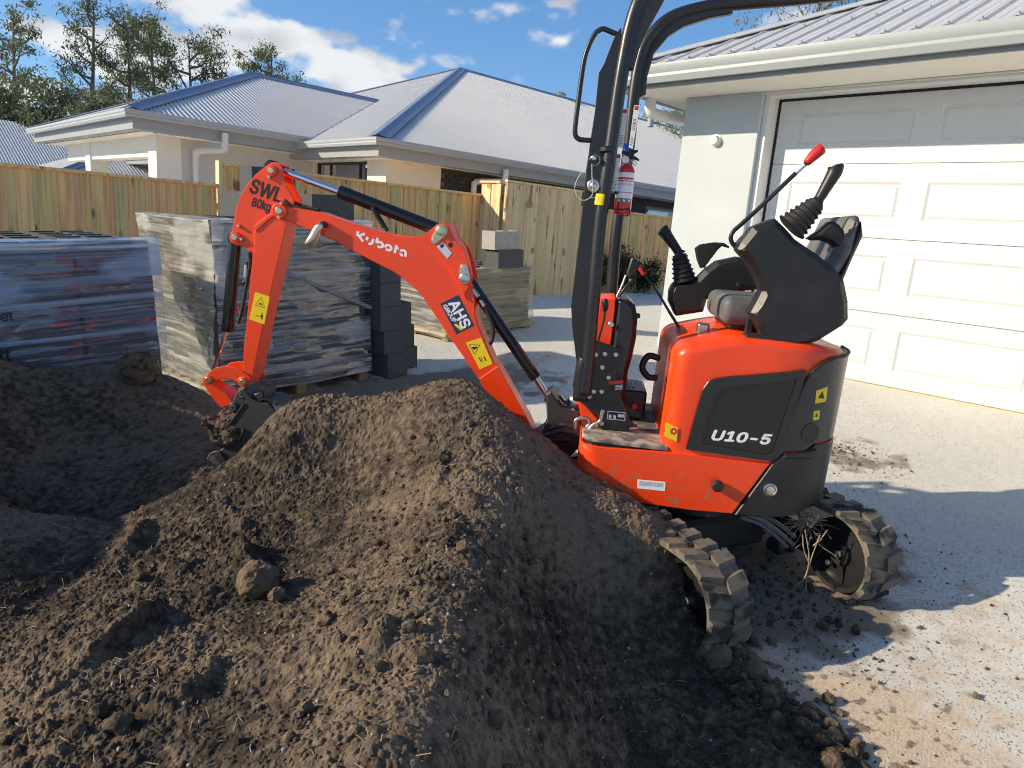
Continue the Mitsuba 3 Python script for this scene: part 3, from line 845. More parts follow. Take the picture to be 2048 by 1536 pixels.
def wrap(st, label, w, d, z0, z1, mats, sides, bulge=.03, flare=None, off=.018):
    """Stretch film round a stack: one sheet per side, wrinkled and bulging, folded a little over the top."""
    k = thing('plastic_wrap', label, 'plastic film')
    for s, m in zip(sides, mats):
        nu, nv = 150, 120
        u, v = np.meshgrid(np.linspace(0, 1, nu), np.linspace(0, 1.06, nv), indexing='ij')
        L = w if s in 'fb' else d
        q = np.stack([u * L * 2.2, v * 17, np.zeros_like(u) + ord(s)], -1)
        wr = meshkit.fbm(q, 4, ord(s)) - .5
        q2 = np.stack([u * L * 3.1, v * 3.5, np.zeros_like(u) + 3], -1)
        wr2 = meshkit.fbm(q2, 3, ord(s) + 3) - .5
        q3 = np.stack([u * L * 5 + v * 3, v * 46, np.zeros_like(u) + 1], -1)
        h = off + .022 * wr + .05 * wr2 * bulge / .03 + .014 * (meshkit.fbm(q3, 2, 4) - .5) + bulge * np.sin(np.pi * u) * .5
        over = np.clip((v - 1.0) / .06, 0, 1)
        h = np.maximum(h, .006) * (1 - over) - over * .085
        if flare is not None:
            h = h + flare(u, v)
        z = z0 + (z1 - z0) * np.minimum(v, 1) + .010 * over + .012 * wr2 * over
        e = -.02 + u * (L + .04)
        if s == 'f':
            P = np.stack([e, -h, z], -1)
        elif s == 'l':
            P = np.stack([-h, e, z], -1)
        elif s == 'r':
            P = np.stack([w + h, e, z], -1)
        else:
            P = np.stack([e, d + h, z], -1)
        i, j = np.meshgrid(np.arange(nu - 1), np.arange(nv - 1), indexing='ij')
        a = (i * nv + j).ravel()
        f = np.stack([a, a + nv, a + nv + 1, a + 1], 1)
        part(k, 'film_side', tm(st.pts(P.reshape(-1, 3)), f), m, True, uv=np.stack([(u * L).ravel(), (v * (z1 - z0)).ravel()], 1))
    return k


ORD = ['first', 'second', 'third', 'fourth', 'fifth', 'sixth']


def stack(st, w, d, layers, lab, grp, z0=.126, faces='fl', top=True):
    nx, ny = 3, 6
    for l in range(layers):
        for i in range(nx):
            for j in range(ny):
                last = l == layers - 1
                if not ((j == 0 and 'f' in faces) or (i == 0 and 'l' in faces) or (i == nx - 1 and 'r' in faces) or (last and top)):
                    continue
                where = f'{["left end", "middle", "right end"][i]} of the front' if j == 0 else f'{ORD[j]} from the front on the left side' if i == 0 else f'{["left", "middle", "right"][i]} of the {ORD[j]} row back'
                lay = 'top' if last else 'bottom' if l == 0 else ORD[l]
                block(st, .012 + i * .41 + rng.uniform(-.006, .006), .018 + j * .2 + rng.uniform(-.004, .004), z0 + l * .2 + .001, 0, f'{lay} layer block, {where}, {lab}', grp)


s1 = Stand(.28, 4.55, float(ground_z(.28)) - .06, 1.5, .06)
pallet(s1, 'pallet under the blue tinted wrapped stack at far left')
stack(s1, 1.25, 1.2, 6, 'far left stack', 'blocks in the far left wrapped stack', faces='f')
w1 = wrap(s1, 'blue tinted shiny stretch film round the block stack at far left', 1.25, 1.22, .02, 1.335, ['film_blue', 'film_blue'], 'fl')
s2 = Stand(1.97, 4.86, float(ground_z(1.97)) + .004, 3.0, .05)
pallet(s2, 'pallet under the tall wrapped stack behind the digger arm')
stack(s2, 1.25, 1.2, 6, 'stack behind the arm', 'blocks in the wrapped stack behind the arm', z0=.126 + .0, faces='fl')
w2 = wrap(s2, 'crinkled clear stretch film round the block stack behind the digger arm', 1.25, 1.22, .115, 1.335, ['film_clear', 'film_cream'], 'fl', .045,
          flare=lambda u, v: .06 * np.clip(v - .75, 0, 1) * 2 + .05 * np.maximum(0, np.sin(6 * v + 3 * u)) * np.clip(.8 - v, 0, 1))
for (x, y, z, r, lab) in ((.55, .85, 1.333, 0, 'block on the middle wrapped stack with its pale end just left of the digger arm'), (.95, .60, 1.333, 90, 'block at the back of the middle wrapped stack, mostly behind the digger arm'),
                          (.72, .50, 1.333, 90, 'block on the middle wrapped stack showing its pale end just right of the digger arm'), (.93, .28, 1.333, 0, 'long dark block lying on the middle wrapped stack under the black ram'),
                          (.74, .86, 1.533, 0, 'highest block on the middle wrapped stack, behind the arm tip')):
    block(s2, x, y, z, r, lab, None)
_d = [np.array([a[0] - 1.97, a[2] + .37]) for a in [(2.425,4.84,0.615),(3.211,4.84,0.282)]]
_n = 30
_t = np.linspace(0, 1, _n)[:, None]
_c = _d[0] * (1 - _t) + _d[1] * _t
_o = np.array([-(_d[1] - _d[0])[1], (_d[1] - _d[0])[0]])
_o = _o / np.linalg.norm(_o) * .013
_h = -.060 - .012 * meshkit.fbm(np.column_stack([_t * 7, _t * 0, _t * 0]), 3, 2)[:, None]
_v = np.vstack([np.column_stack([_c[:, :1] + s_ * _o[0], _h - .004 * s_, _c[:, 1:] + s_ * _o[1]]) for s_ in (-1, 0, 1)])
_i = np.arange(_n - 1)
part(w2, 'film_fold', tm(s2.pts(_v), np.vstack([np.stack([k * _n + _i, k * _n + _i + 1, (k + 1) * _n + _i + 1, (k + 1) * _n + _i], 1) for k in (0, 1)])), 'film_fold', True, label='diagonal twisted fold of film')
s2b = Stand(3.24, 4.80, float(ground_z(3.4)) + .002, 3.0, .05)
for k in range(5):
    block(s2b, .035 * max(0, 2 - k) + .215, 0, k * .2, 90, f'dark loose block at the end of the middle stack, {["lowest", "second lowest", "middle", "second highest", "highest"][k]} of the near column', None)
for k in range(3):
    block(s2b, .035 * (2 - k) + .455, .16, k * .2, 90, f'dark loose block of the short far column beside the middle stack, {["lowest", "middle", "topmost"][k]} one', None)
s3 = Stand(4.62, 5.62, float(ground_z(4.62)) + .003, 1.0, .06)
pallet(s3, 'pallet under the far wrapped stack in front of the gate')
stack(s3, 1.25, 1.2, 3, 'stack by the gate', 'blocks in the far wrapped stack by the gate', faces='fl')
film_mat('film_sand', (.62, .56, .40), .35, .97, (1.3, 30))
wrap(s3, 'torn pale film round the far block stack in front of the gate', 1.25, 1.22, .06, .735, ['film_sand', 'film_cream'], 'fl', .035, flare=lambda u, v: .05 * np.clip(.5 - v, 0, 1))
block(s3, .22, .0, .73, 90, 'dark block on the far wrapped stack, left one of the lower pair', None)
block(s3, .83, .04, .73, 0, 'dark block on the far wrapped stack, right one of the lower pair', None) if False else None
block(s3, .70, .0, .73, 0, 'dark block on the far wrapped stack, right one of the lower pair', None)
block(s3, .66, .02, .93, 0, 'grey rough faced block on top of the pile on the far wrapped stack', None, True)
block(s3, .02, .35, .73, 90, 'block on the far wrapped stack peeping over the boom', None, True)
# printed words and red tags on the film
def word(st, text, x, z, h, parent, m='black_print', y=-.055, bold=True):
    t = meshkit.text_mesh(text, h, .001, bold)
    part(parent, 'lettering', st.mesh(turned(t, [[1, 0, 0], [0, 0, 1], [0, -1, 0]], (x, y, z))), m)


word(s1, 'AND', 1.02, .36, .055, w1, y=-.075)
word(s1, 'et', .42, .93, .05, w1, y=-.075)
word(s1, 'tt', .39, .72, .06, w1, y=-.075)
for x, z in ((.66, .86), (.65, .60), (1.13, .85)):
    part(w1, 'tag', s1.mesh(bbox(x, x + .085, -.010, -.009, z, z + .02)), 'red_print')

# ---------------------------------------------------------------- trees and shrubs
def leaf_cards(centres, radius, n, size, seed):
    """n small leaf-shaped faces hung through clumps about the centres."""
    g = np.random.default_rng(seed)
    c = np.asarray(centres)
    idx = g.integers(0, len(c), n)
    p = c[idx] + g.normal(size=(n, 3)) * radius * np.array([1, 1, .75])
    d = g.normal(size=(n, 3)) * np.array([.7, .7, .6]) + np.array([0, 0, -.7])
    d /= np.linalg.norm(d, axis=1, keepdims=True)
    s = np.cross(d, g.normal(size=(n, 3)))
    s /= np.linalg.norm(s, axis=1, keepdims=True)
    L = size * g.uniform(.6, 1.5, (n, 1))
    Wd = L * .3
    v = np.stack([p - d * L, p + s * Wd, p + d * L, p - s * Wd], 1).reshape(-1, 3)
    k = np.arange(n) * 4
    return tm(v, np.stack([k, k + 1, k + 2, k + 3], 1))


def gum_tree(x, y, zb, H, R, label, seed, clear=.45, leaf='gum_leaf', n=9000, group=None, lean=0.0, clumps=40, spread=.5, size=.15):
    g = np.random.default_rng(seed)
    k = thing('gum_tree', label, 'tree', group)
    tr = []
    top = np.array([x + lean, y, zb + H * .97])
    base = np.array([x, y, zb])
    pts = np.array([base + (top - base) * t + np.array([math.sin(t * 5 + seed), math.cos(t * 4 + seed), 0]) * .18 * H * .06 for t in np.linspace(0, 1, 9)])
    tr.append(tube(curve(pts, 4), np.linspace(.018 * H + .02, .03, 33), 8))
    ends = [pts[-1]]
    nb = 15
    for b in range(nb):
        t = clear + (1 - clear) * (b + g.uniform(0, .9)) / nb
        p = base + (top - base) * t
        p = curve(pts, 4)[int(t * 32)]
        a = g.uniform(0, 2 * np.pi)
        reach = R * (1.0 - .55 * abs((t - clear) / (1 - clear) - .35) * 1.4) * g.uniform(.65, 1.15)
        q = p + np.array([math.cos(a) * reach, math.sin(a) * reach, reach * g.uniform(.35, .95)])
        mid = (p + q) / 2 + np.array([0, 0, -.12 * reach]) + g.normal(size=3) * .08 * reach
        c = curve([p, mid, q], 5)
        tr.append(tube(c, np.linspace(.006 * H + .01, .012, len(c)), 6))
        ends += [q, c[7]]
        for _ in range(3):
            e = q + g.normal(size=3) * R * .32
            tr.append(tube(np.array([c[6], (c[6] + e) / 2 + g.normal(size=3) * .05, e]), [.022, .015, .008], 5))
            ends.append(e)
    part(k, 'trunk', cat(*tr), 'bark', True)
    e = np.array(ends)
    pick = e[g.permutation(len(e))[:clumps]]
    half = int(n * .55)
    part(k, 'crown', leaf_cards(pick, R * .125 * spread / .5, half, size, seed), leaf)
    part(k, 'crown', leaf_cards(e[g.permutation(len(e))[:clumps]], R * .13 * spread / .5, n - half, size, seed + 1), 'gum_leaf_dark' if leaf != 'gum_leaf_dark' else 'gum_leaf')
    return k


def at(px_dir_lat, dep):
    """Ground spot at lateral ratio and depth from the viewpoint's ground heading."""
    f, r = np.array([math.sqrt(.5), math.sqrt(.5)]), np.array([math.sqrt(.5), -math.sqrt(.5)])
    return f * dep + r * px_dir_lat * dep


def tree_spot(lat, dep, ztop, *a, zb=-1.0, **kw):
    q = at(lat, dep)
    return gum_tree(q[0], q[1], zb, ztop - zb, *a, **kw)


tree_spot(-.700, 34, 9.0, 1.25, 'thin gum at the far left edge with a small loose crown', 21, clear=.62, n=2500, clumps=30, size=.085)
tree_spot(-.602, 36, 10.5, 1.55, 'tallest slender gum at left with airy crown and bare forked trunk', 22, clear=.45, n=2900, clumps=44, size=.085, lean=.3)
tree_spot(-.548, 37, 9.9, 1.55, 'leafy gum standing just right of the tallest slender gum', 23, clear=.42, n=4200, clumps=44, size=.085)
tree_spot(-.515, 40, 10.8, 1.6, 'upright gum in the middle of the tree group behind the left wing roof', 24, clear=.40, n=5600, clumps=50, size=.09)
tree_spot(-.462, 38, 9.4, 1.9, 'broad dark gum at the right of the tree group with leaning limbs', 25, clear=.38, n=6400, clumps=50, size=.09)
tree_spot(-.352, 42, 9.9, 1.6, 'lone round headed gum rising behind the left wing ridge', 26, clear=.55, n=4400, clumps=46, leaf='gum_leaf_pale', size=.09)
tree_spot(-.318, 46, 8.1, 1.1, 'low tree tops beside the lone gum above the ridge', 27, clear=.5, n=3000, clumps=20, size=.1)
tree_spot(-.288, 48, 7.7, 1.2, 'dark rounded tree top just showing above the ridge between the two roofs', 28, clear=.45, n=5500, clumps=26, leaf='gum_leaf_dark', size=.11)
tree_spot(-.722, 31, 4.9, 1.7, 'dense dark tree low at far left behind the distant roof', 29, clear=.15, n=8500, clumps=44, leaf='gum_leaf_dark', spread=.7, size=.1)
tree_spot(-.665, 33, 5.6, 1.7, 'dark bushy tree between the thin far left gum and the tallest one', 30, clear=.15, n=8500, clumps=44, spread=.7, size=.1)
tree_spot(-.615, 30, 4.6, 1.5, 'yellowish low bushy tree in front of the tallest slender gum', 31, clear=.15, n=8000, clumps=40, leaf='gum_leaf_pale', spread=.7, size=.1)
tree_spot(-.575, 34, 4.3, 1.3, 'small dark tree just above the left end of the wing gutter', 32, clear=.15, n=5500, clumps=30, leaf='gum_leaf_dark', spread=.7, size=.1)
tree_spot(.362, 30, 12.6, 2.4, 'tall gum whose branches hang above the garage roof', 33, clear=.62, n=6500, clumps=44, size=.075)
tree_spot(.215, 34, 8.3, 2.4, 'gum seen in the gap under the garage eave beside the pipe', 34, clear=.35, n=8000, clumps=50, leaf='gum_leaf_pale', size=.08)
_sh = thing('shrub', 'dark low shrub growing against the far palings left of the pillar', 'shrub')
_q = []
_g = np.random.default_rng(5)
for k in range(26):
    a = np.array([10.6 + _g.uniform(0, 2.2), 8.55 + _g.uniform(-.15, .2), -.05])
    b = a + np.array([_g.normal() * .15, _g.normal() * .08, _g.uniform(.35, .72)])
    _q.append(tube(np.array([a, (a + b) / 2 + _g.normal(size=3) * .03, b]), [.008, .006, .003], 5))
part(_sh, 'stem', cat(*_q), 'bark', True)
_c = [m.vertices[-1] for m in _q] + [m.vertices.mean(0) for m in _q]
part(_sh, 'foliage', leaf_cards(_c, .09, 6000, .03, 8), 'shrub_leaf')
part(_sh, 'foliage', leaf_cards([(11.35, 8.55, .78), (11.38, 8.55, .62), (11.3, 8.55, .9)], .06, 350, .03, 9), 'gum_leaf_dark', label='one taller sprig')

# ---------------------------------------------------------------- the soil heaps
from scipy.interpolate import RBFInterpolator, RegularGridInterpolator
R0, FW = np.array([math.sqrt(.5), -math.sqrt(.5)]), np.array([math.sqrt(.5), math.sqrt(.5)])


def ld_ground(lat, dep):
    return ground_z(math.sqrt(.5) * (np.asarray(lat) + np.asarray(dep)))


# spots (across, ahead, height); unseen ones at far left are added for shade
HEAP = [(-0.176,2.85,0.442),(-0.353,2.95,0.393),(-0.53,2.98,0.334),(-0.705,2.98,0.287),(-0.042,2.8,0.358),(0.045,2.75,0.297),(-0.057,2.52,0.296),(-0.033,2.28,0.227),(-0.033,2.13,0.197),(-0.081,1.93,0.163),(-0.079,1.8,0.164),(-0.052,1.63,0.14),(-0.077,1.43,0.125),(-0.077,1.27,0.114),(-0.084,1.15,0.117),(-0.102,1.07,0.123),(0.174,2.7,0.207),(0.304,2.6,0.137),(0.462,2.5,0.09),(0.571,2.44,0.036),(0.643,2.36,-0.075),(0.703,2.2,-0.263),(0.797,1.95,-0.352),(0.858,1.75,-0.386),(-0.881,2.92,0.294),(-0.99,2.86,0.241),(-1.067,2.8,0.144),(-1.147,2.75,0.033),(-1.341,2.68,-0.097),(-1.453,2.32,-0.079),(-1.741,2.25,-0.049),(-1.604,2.28,-0.051),(-0.7,1.85,-0.024),(-1.087,2.0,-0.072),(-1.151,1.62,-0.078),(-1.284,1.62,-0.104),(-0.957,1.18,-0.05),(-0.528,1.12,0.041),(-0.338,1.28,0.084),(-0.622,2.65,0.169),(-0.36,2.3,0.119),(-0.694,2.25,0.019),(-0.352,1.85,0.069)]
HEAP += [(.17, 1.95, -.07), (.42, 1.95, -.25), (.14, 1.45, -.13), (.40, 1.45, -.37), (.22, 2.25, .02), (.5, 2.25, -.13), (.95, 2.3, -.36), (.10, 1.0, -.20), (.38, 1.0, -.47), (1.12, 1.75, -.40), (.1, .7, -.3), (-.5, .7, -.2), (-1.1, .8, -.25),
         (-2.35, 2.0, .42), (-2.7, 1.6, .3), (-1.9, 1.3, -.15), (-2.2, 2.5, .06), (-1.55, 2.75, -.33), (-1.2, 3.15, -.36), (-.9, 3.35, -.25), (-.4, 3.45, -.1), (.1, 3.4, -.1), (.5, 3.3, -.15), (.55, 2.9, -.05), (.9, 2.75, -.26), (.9, 3.2, -.28), (1.3, 2.6, -.33), (1.2, 3.3, -.3),  # first two: unseen mound added at left to cast shade
         (-.9, 3.9, -.38), (-.2, 4.0, -.36), (.5, 4.0, -.33), (-1.9, 2.9, -.40), (1.5, 1.3, -.42), (1.6, 2.2, -.4)]
_edge = [(2.074,0.847,-0.368),(2.039,0.709,-0.371),(1.986,0.561,-0.375),(2.281,0.843,-0.35),(2.222,0.661,-0.355),(2.149,0.493,-0.361),(2.202,0.953,-0.357),(1.843,0.74,-0.388),(1.84,0.652,-0.388),(1.722,0.69,-0.398),(1.892,0.616,-0.383),(1.878,0.544,-0.385),(1.871,0.629,-0.385),(1.825,0.629,-0.389)]
HEAP += [(float(np.dot(p[:2], R0)), float(np.dot(p[:2], FW)), p[2] + d) for p, d in zip(_edge, (.04, .035, .03, -.03, -.03, -.03, .03, .05, .05, .05, .06, .05, .07, .07))]
BACK = [(-2.792,3.7,0.099),(-2.514,3.7,0.166),(-2.363,3.72,0.163),(-2.171,3.72,0.164),(-1.898,3.72,0.124),(-1.742,3.65,0.068),(-1.565,3.55,-0.036),(-1.818,2.95,-0.262),(-2.101,2.9,-0.265),(-1.296,2.9,-0.223),(-2.142,3.3,-0.111),(-1.821,3.4,-0.116)]
BACK += [(-1.05, 3.5, -.42), (-1.2, 4.0, -.42), (-1.9, 4.2, -.2), (-2.6, 4.25, -.2), (-3.3, 4.2, -.2), (-3.1, 3.3, .62), (-3.2, 2.8, .62), (-3.0, 2.3, .42), (-2.3, 2.7, -.38), (-3.7, 3.2, -.2), (-1.9, 4.6, -.6), (-2.7, 4.7, -.6), (-1.2, 2.8, -.5), (-.9, 3.1, -.6), (-3.4, 4.6, -.6)]  # high left points: unseen ridge added and raised to shade the hollow


def surface(ctrl, smooth):
    c = np.array(ctrl)
    return RBFInterpolator(c[:, :2], c[:, 2], kernel='thin_plate_spline', smoothing=smooth)


def field(f, lo, hi, step=.03):
    a, b = np.arange(lo[0], hi[0], step), np.arange(lo[1], hi[1], step)
    A, B = np.meshgrid(a, b, indexing='ij')
    return RegularGridInterpolator((a, b), f(np.column_stack([A.ravel(), B.ravel()])).reshape(A.shape), method='linear', bounds_error=False, fill_value=None)


def pebbled(x, y, cell, seed, share):
    """Rounded lumps of many sizes set on a jittered grid: the height of the highest one at each point."""
    out = np.zeros_like(x)
    X, Y = x / cell, y / cell
    i0, j0 = np.floor(X).astype(np.int64), np.floor(Y).astype(np.int64)

    def rnd(i, j, k):
        h = (i * 374761393 + j * 668265263 + k * 974711 + seed * 144665) & 0xFFFFFFFF
        h = ((h ^ (h >> 13)) * 1274126177) & 0xFFFFFFFF
        return ((h ^ (h >> 16)) & 0xFFFF) / 65535.0

    for a in (-1, 0, 1):
        for b in (-1, 0, 1):
            i, j = i0 + a, j0 + b
            r = .22 + .42 * rnd(i, j, 3) ** 2
            d2 = (X - i - rnd(i, j, 1)) ** 2 * (.7 + .6 * rnd(i, j, 5)) + (Y - j - rnd(i, j, 2)) ** 2 * (.7 + .6 * rnd(i, j, 6))
            on = rnd(i, j, 4) < share
            out = np.maximum(out, np.where(on, np.sqrt(np.maximum(r * r - d2, 0)), 0))
    return out * cell


def soil_detail(lat, dep, seed, rough=1.0):
    q = np.column_stack([lat, dep, np.full(len(lat), seed * 3.1)])
    h = .050 * (meshkit.fbm(q / .34, 3, seed) - .5) + .034 * (meshkit.fbm(q / .12, 3, seed + 1) - .5)
    w = np.clip((meshkit.fbm(q / .45 + 5, 3, seed + 2) - .36) * 3.0, .10, 1.1) * rough
    wx = lat + .012 * meshkit.noise(q / .03, seed + 6)
    h += w * .55 * pebbled(wx, dep, .062, seed, .22) + (.25 + .75 * w) * .66 * pebbled(wx, dep, .026, seed + 1, .42) + (.6 + .5 * w) * pebbled(wx, dep, .0115, seed + 2, .8)
    h += .010 * (meshkit.fbm(q / .02, 2, seed + 5) - .5)
    return h


main_f = field(surface(HEAP, 2e-4), (-3.2, .5), (2.0, 4.3))
back_f = field(surface(BACK, 2e-4), (-4.6, 1.8), (.2, 5.2))


SCARPS = [([(-0.866,2.12,0.175)][0], [(-0.715,1.9,0.052)][0], .055), ([(-0.942,1.75,-0.058)][0], [(-0.994,1.5,-0.117)][0], .05), ([(-0.643,1.45,0.017)][0], [(-0.653,1.32,0.002)][0], .035), ([(-1.26,2.3,-0.031)][0], [(-1.221,2.1,-0.064)][0], .04), ([(-0.256,1.5,0.104)][0], [(-0.258,1.4,0.079)][0], .03), ([(-0.242,2.45,0.215)][0], [(-0.232,2.25,0.149)][0], .03)]


def heap_height(lat, dep, f=main_f, seed=1):
    h = f(np.column_stack([lat, dep])) + soil_detail(lat, dep, seed)
    if seed == 1:                                       # little slumped ledges, their steep sides to the right
        n = .05 * (meshkit.fbm(np.column_stack([lat, dep, lat * 0]) / .11, 3, 8) - .5)
        for a, b, H in SCARPS:
            a, b = np.array(a[:2]), np.array(b[:2])
            e = b - a
            L = np.linalg.norm(e)
            e /= L
            px, py = lat - a[0], dep - a[1]
            t = px * e[0] + py * e[1]
            d = px * -e[1] + py * e[0]                  # positive to one side
            if -e[1] > 0:
                d = d
            else:
                d = -d
            d = d + n
            w = np.exp(-(np.maximum(0, np.abs(t - L / 2) - L * .3) / (L * .25)) ** 2)
            h = h + w * H * np.where(d < 0, np.exp(np.clip(d, -5, 0) / .16), np.exp(-(np.clip(d, 0, 5) / .025) ** 2))
    return h


def heap_mesh(f, seed, a0, a1, d0, d1, step):
    ds = np.exp(np.arange(math.log(d0), math.log(d1), step))
    rs = np.unique(np.r_[np.arange(a0, a1, .012), np.arange(max(a0, -.79), min(a1, .72), step)])
    D, Rr = np.meshgrid(ds, rs, indexing='ij')
    lat, dep = (D * Rr).ravel(), D.ravel()
    z = heap_height(lat, dep, f, seed)
    over = (z > ld_ground(lat, dep) - .02).reshape(D.shape)
    xy = lat[:, None] * R0 + dep[:, None] * FW
    i, j = np.meshgrid(np.arange(len(ds) - 1), np.arange(len(rs) - 1), indexing='ij')
    keep = over[:-1, :-1] | over[1:, :-1] | over[:-1, 1:] | over[1:, 1:]
    i, j = i[keep], j[keep]
    m, a = len(rs), i * len(rs) + j
    return tm(np.column_stack([xy, z]), np.stack([a, a + 1, a + m + 1, a + m], 1))


struct('soil_heap', heap_mesh(main_f, 1, -1.25, .95, .88, 4.2, .0026), 'soil', 'big heap of crumbly brown soil in the foreground with the digger backed against it', 'soil heap', False)
struct('soil_heap', heap_mesh(back_f, 4, -1.35, -.15, 2.1, 5.0, .0036), 'soil', 'shaded soil mound at left below the wrapped pallets', 'soil heap', False)


def lump(seed, r, flat=.75, subdiv=2, wild=1.0):
    m = trimesh.creation.icosphere(subdivisions=subdiv, radius=1.0)
    v = np.asarray(m.vertices)
    g = np.random.default_rng(seed)
    d = 1 + wild * (meshkit.fbm(v * 1.5 + seed, 3, seed) - .5) + .4 * wild ** 2 * (meshkit.noise(v * 4 + seed, seed) - .5)
    v = v * d[:, None] * np.array([1, g.uniform(.7, 1), flat]) * r
    return tm(v, m.faces)


def rand_rot(m, g):
    q = g.normal(size=4)
    q /= np.linalg.norm(q)
    R = trimesh.transformations.quaternion_matrix(q)[:3, :3]
    return tm(np.asarray(m.vertices) @ R.T, m.faces)


def on_heap(px_lat, dep, lift):
    z = float(max(heap_height(np.array([px_lat]), np.array([dep]))[0], ld_ground(px_lat, dep)))
    return np.array([*(px_lat * R0 + dep * FW), z + lift])


_lumps = [([(-0.696,1.86,-0.014)][0], .058, 'largest round clod of soil lying on the lit heap face'), ([(-0.617,1.8,-0.013)][0], .026, 'small clod beside the largest round clod'), ([(0.104,1.22,0.105)][0], .052, 'grey stone half buried on the dark right slope near the bottom'),
          ([(0.764,2.12,-0.236)][0], .046, 'dry clod at the foot of the near rubber track'), ([(0.883,2.1,-0.231)][0], .044, 'second clod just right of the one at the near track foot'), ([(1.095,2.0,-0.3)][0], .022, 'little clod by the edge of the digger shadow'),
          ([(-2.008,3.65,0.199)][0], .10, 'dark lump of soil on the shaded mound against the film')]
for (la, de, zz), r, lab in _lumps:
    g = np.random.default_rng(int(la * 1000) % 977)
    m = lump(int(de * 977) % 50, r, .95, 4, .55)
    p = on_heap(la, de, r * .62) if r < .09 else np.array([*(la * R0 + de * FW), zz])
    solo('soil_clod', moved(roughen(m, r * .05, r * .16, 3), *p), 'stone' if 'stone' in lab else 'soil' if 'dark' in lab else 'clod_dry', lab, 'clod', True)

# countless crumbs over the heap and the churned soil by the tracks
_g = np.random.default_rng(3)
_src = [lump(s, 1.0, .8, 1) for s in range(8)]
ms_v, ms_f, off = [], [], 0


def crumbs(lat, dep, r, sink=.3):
    global off
    z = np.maximum(heap_height(lat, dep), ld_ground(lat, dep))
    for a, b, c, s in zip(lat, dep, z, r):
        m = rand_rot(_src[_g.integers(8)], _g)
        ms_v.append(np.asarray(m.vertices) * s + np.array([*(a * R0 + b * FW), c + s * sink]))
        ms_f.append(np.asarray(m.faces) + off)
        off += len(m.vertices)


n = 5200
dep = np.exp(_g.uniform(math.log(.95), math.log(3.0), n))
lat = dep * _g.uniform(-.8, .55, n)
cl = meshkit.fbm(np.column_stack([lat, dep, dep * 0]) / .4, 3, 5)
k = cl > .42 + .16 * _g.random(n)
crumbs(lat[k], dep[k], (_g.pareto(2.6, n)[k] * .0038 + .0035).clip(0, .024))
_st = np.array([np.dot([(4.482,1.488,-0.163)][0][:2], R0), np.dot([(4.482,1.488,-0.163)][0][:2], FW)])
_q = _st + _g.normal(size=(420, 2)) * np.array([.13, .22])
crumbs(_q[:, 0], _q[:, 1], (_g.pareto(2.6, 420) * .003 + .002).clip(0, .013))
_q = np.array([1.05, 2.55]) + _g.normal(size=(500, 2)) * np.array([.2, .3])
crumbs(_q[:, 0], _q[:, 1], (_g.pareto(2.6, 500) * .004 + .003).clip(0, .02))
_row = [(2.132,0.982,-0.363),(2.041,0.829,-0.371),(2.039,0.709,-0.371),(1.998,0.581,-0.374),(1.951,0.475,-0.378)]
_row = np.array([(np.dot(p[:2], R0), np.dot(p[:2], FW)) for p in _row])
for _ in range(520):
    t = _g.uniform(0, len(_row) - 1.001)
    c = _row[int(t)] * (1 - t % 1) + _row[int(t) + 1] * (t % 1) + _g.normal(size=2) * np.array([.045, .05])
    crumbs(np.array([c[0]]), np.array([c[1]]), np.array([min(.034, .006 + _g.pareto(2.2) * .009)]), .45)
n = 900
lat, dep = _g.uniform(.3, 2.1, n), _g.uniform(1.3, 4.0, n)
crumbs(lat, dep, (_g.pareto(3, n) * .003 + .0018).clip(0, .014))
struct('soil_crumbs', tm(np.vstack(ms_v), np.vstack(ms_f)), 'soil', 'loose crumbs of soil strewn over the heap and the concrete', 'soil', False, 'stuff')
ms = []
for _ in range(620):
    de = math.exp(_g.uniform(math.log(.95), math.log(2.8)))
    la = de * _g.uniform(-.8, .5)
    p = on_heap(la, de, .003)
    a = _g.uniform(0, math.pi)
    d = np.array([math.cos(a), math.sin(a), _g.normal() * .35]) * _g.uniform(.006, .02)
    ms.append(tube(np.array([p - d, p + _g.normal(size=3) * .0015, p + d]), _g.uniform(.0006, .0014), 4))
struct('straw_bits', cat(*ms), 'straw', 'pale bits of straw and bark mixed through the soil', 'straw', False, 'stuff')
ms = []
for _ in range(170):
    de = math.exp(_g.uniform(math.log(.95), math.log(2.8)))
    la = de * _g.uniform(-.7, .5)
    r = _g.uniform(.002, .006)
    ms.append(moved(rand_rot(tm(np.asarray(_src[_g.integers(8)].vertices) * r, _src[0].faces), _g), *on_heap(la, de, r * .4)))
struct('pebbles', cat(*ms), 'stone', 'small pale pebbles scattered in the soil', 'pebbles', True, 'stuff')

# ---------------------------------------------------------------- the mini excavator
OM = np.array([2.7153, 1.5556, -0.31])
MU, MV, MW = np.array([-0.62926, 0.77707, 0.01396]), np.array([-0.77715, -0.62932, 0.0]), np.array([0.00879, -0.01085, 0.9999])   # forward, left, up
EX = thing('mini_excavator', 'orange and black mini digger with two post frame, boom reaching over the heap', 'excavator')


def mm(m):
    """From the machine's own (forward, left, up) into the place."""
    return turned(m, [MU, MV, MW], OM)


def sl(p, v0, v1, c=.002, r=0.0):
    """A side outline (forward, up), extruded across from v0 to v1."""
    return turned(slab(p, v0, v1, c, r), [MU, MW, MV], OM)


def tu(pts, r, seg=14, n=8):
    return mm(tube(curve(pts, n), r, seg))


def ro(p0, p1, r, seg=20, c=None):
    return mm(rod(p0, p1, r, seg, c))


def ex(name, mesh, m, smooth=30, parent=None, label=None):
    return part(parent or EX, name, mesh, m, smooth, label)


def pin(p, v0, v1, r, m='pin_gold', name='pin', parent=None):
    """A pin across the machine at p (forward, up)."""
    return ex(name, ro((p[0], v0, p[1]), (p[0], v1, p[1]), r), m, 30, parent)


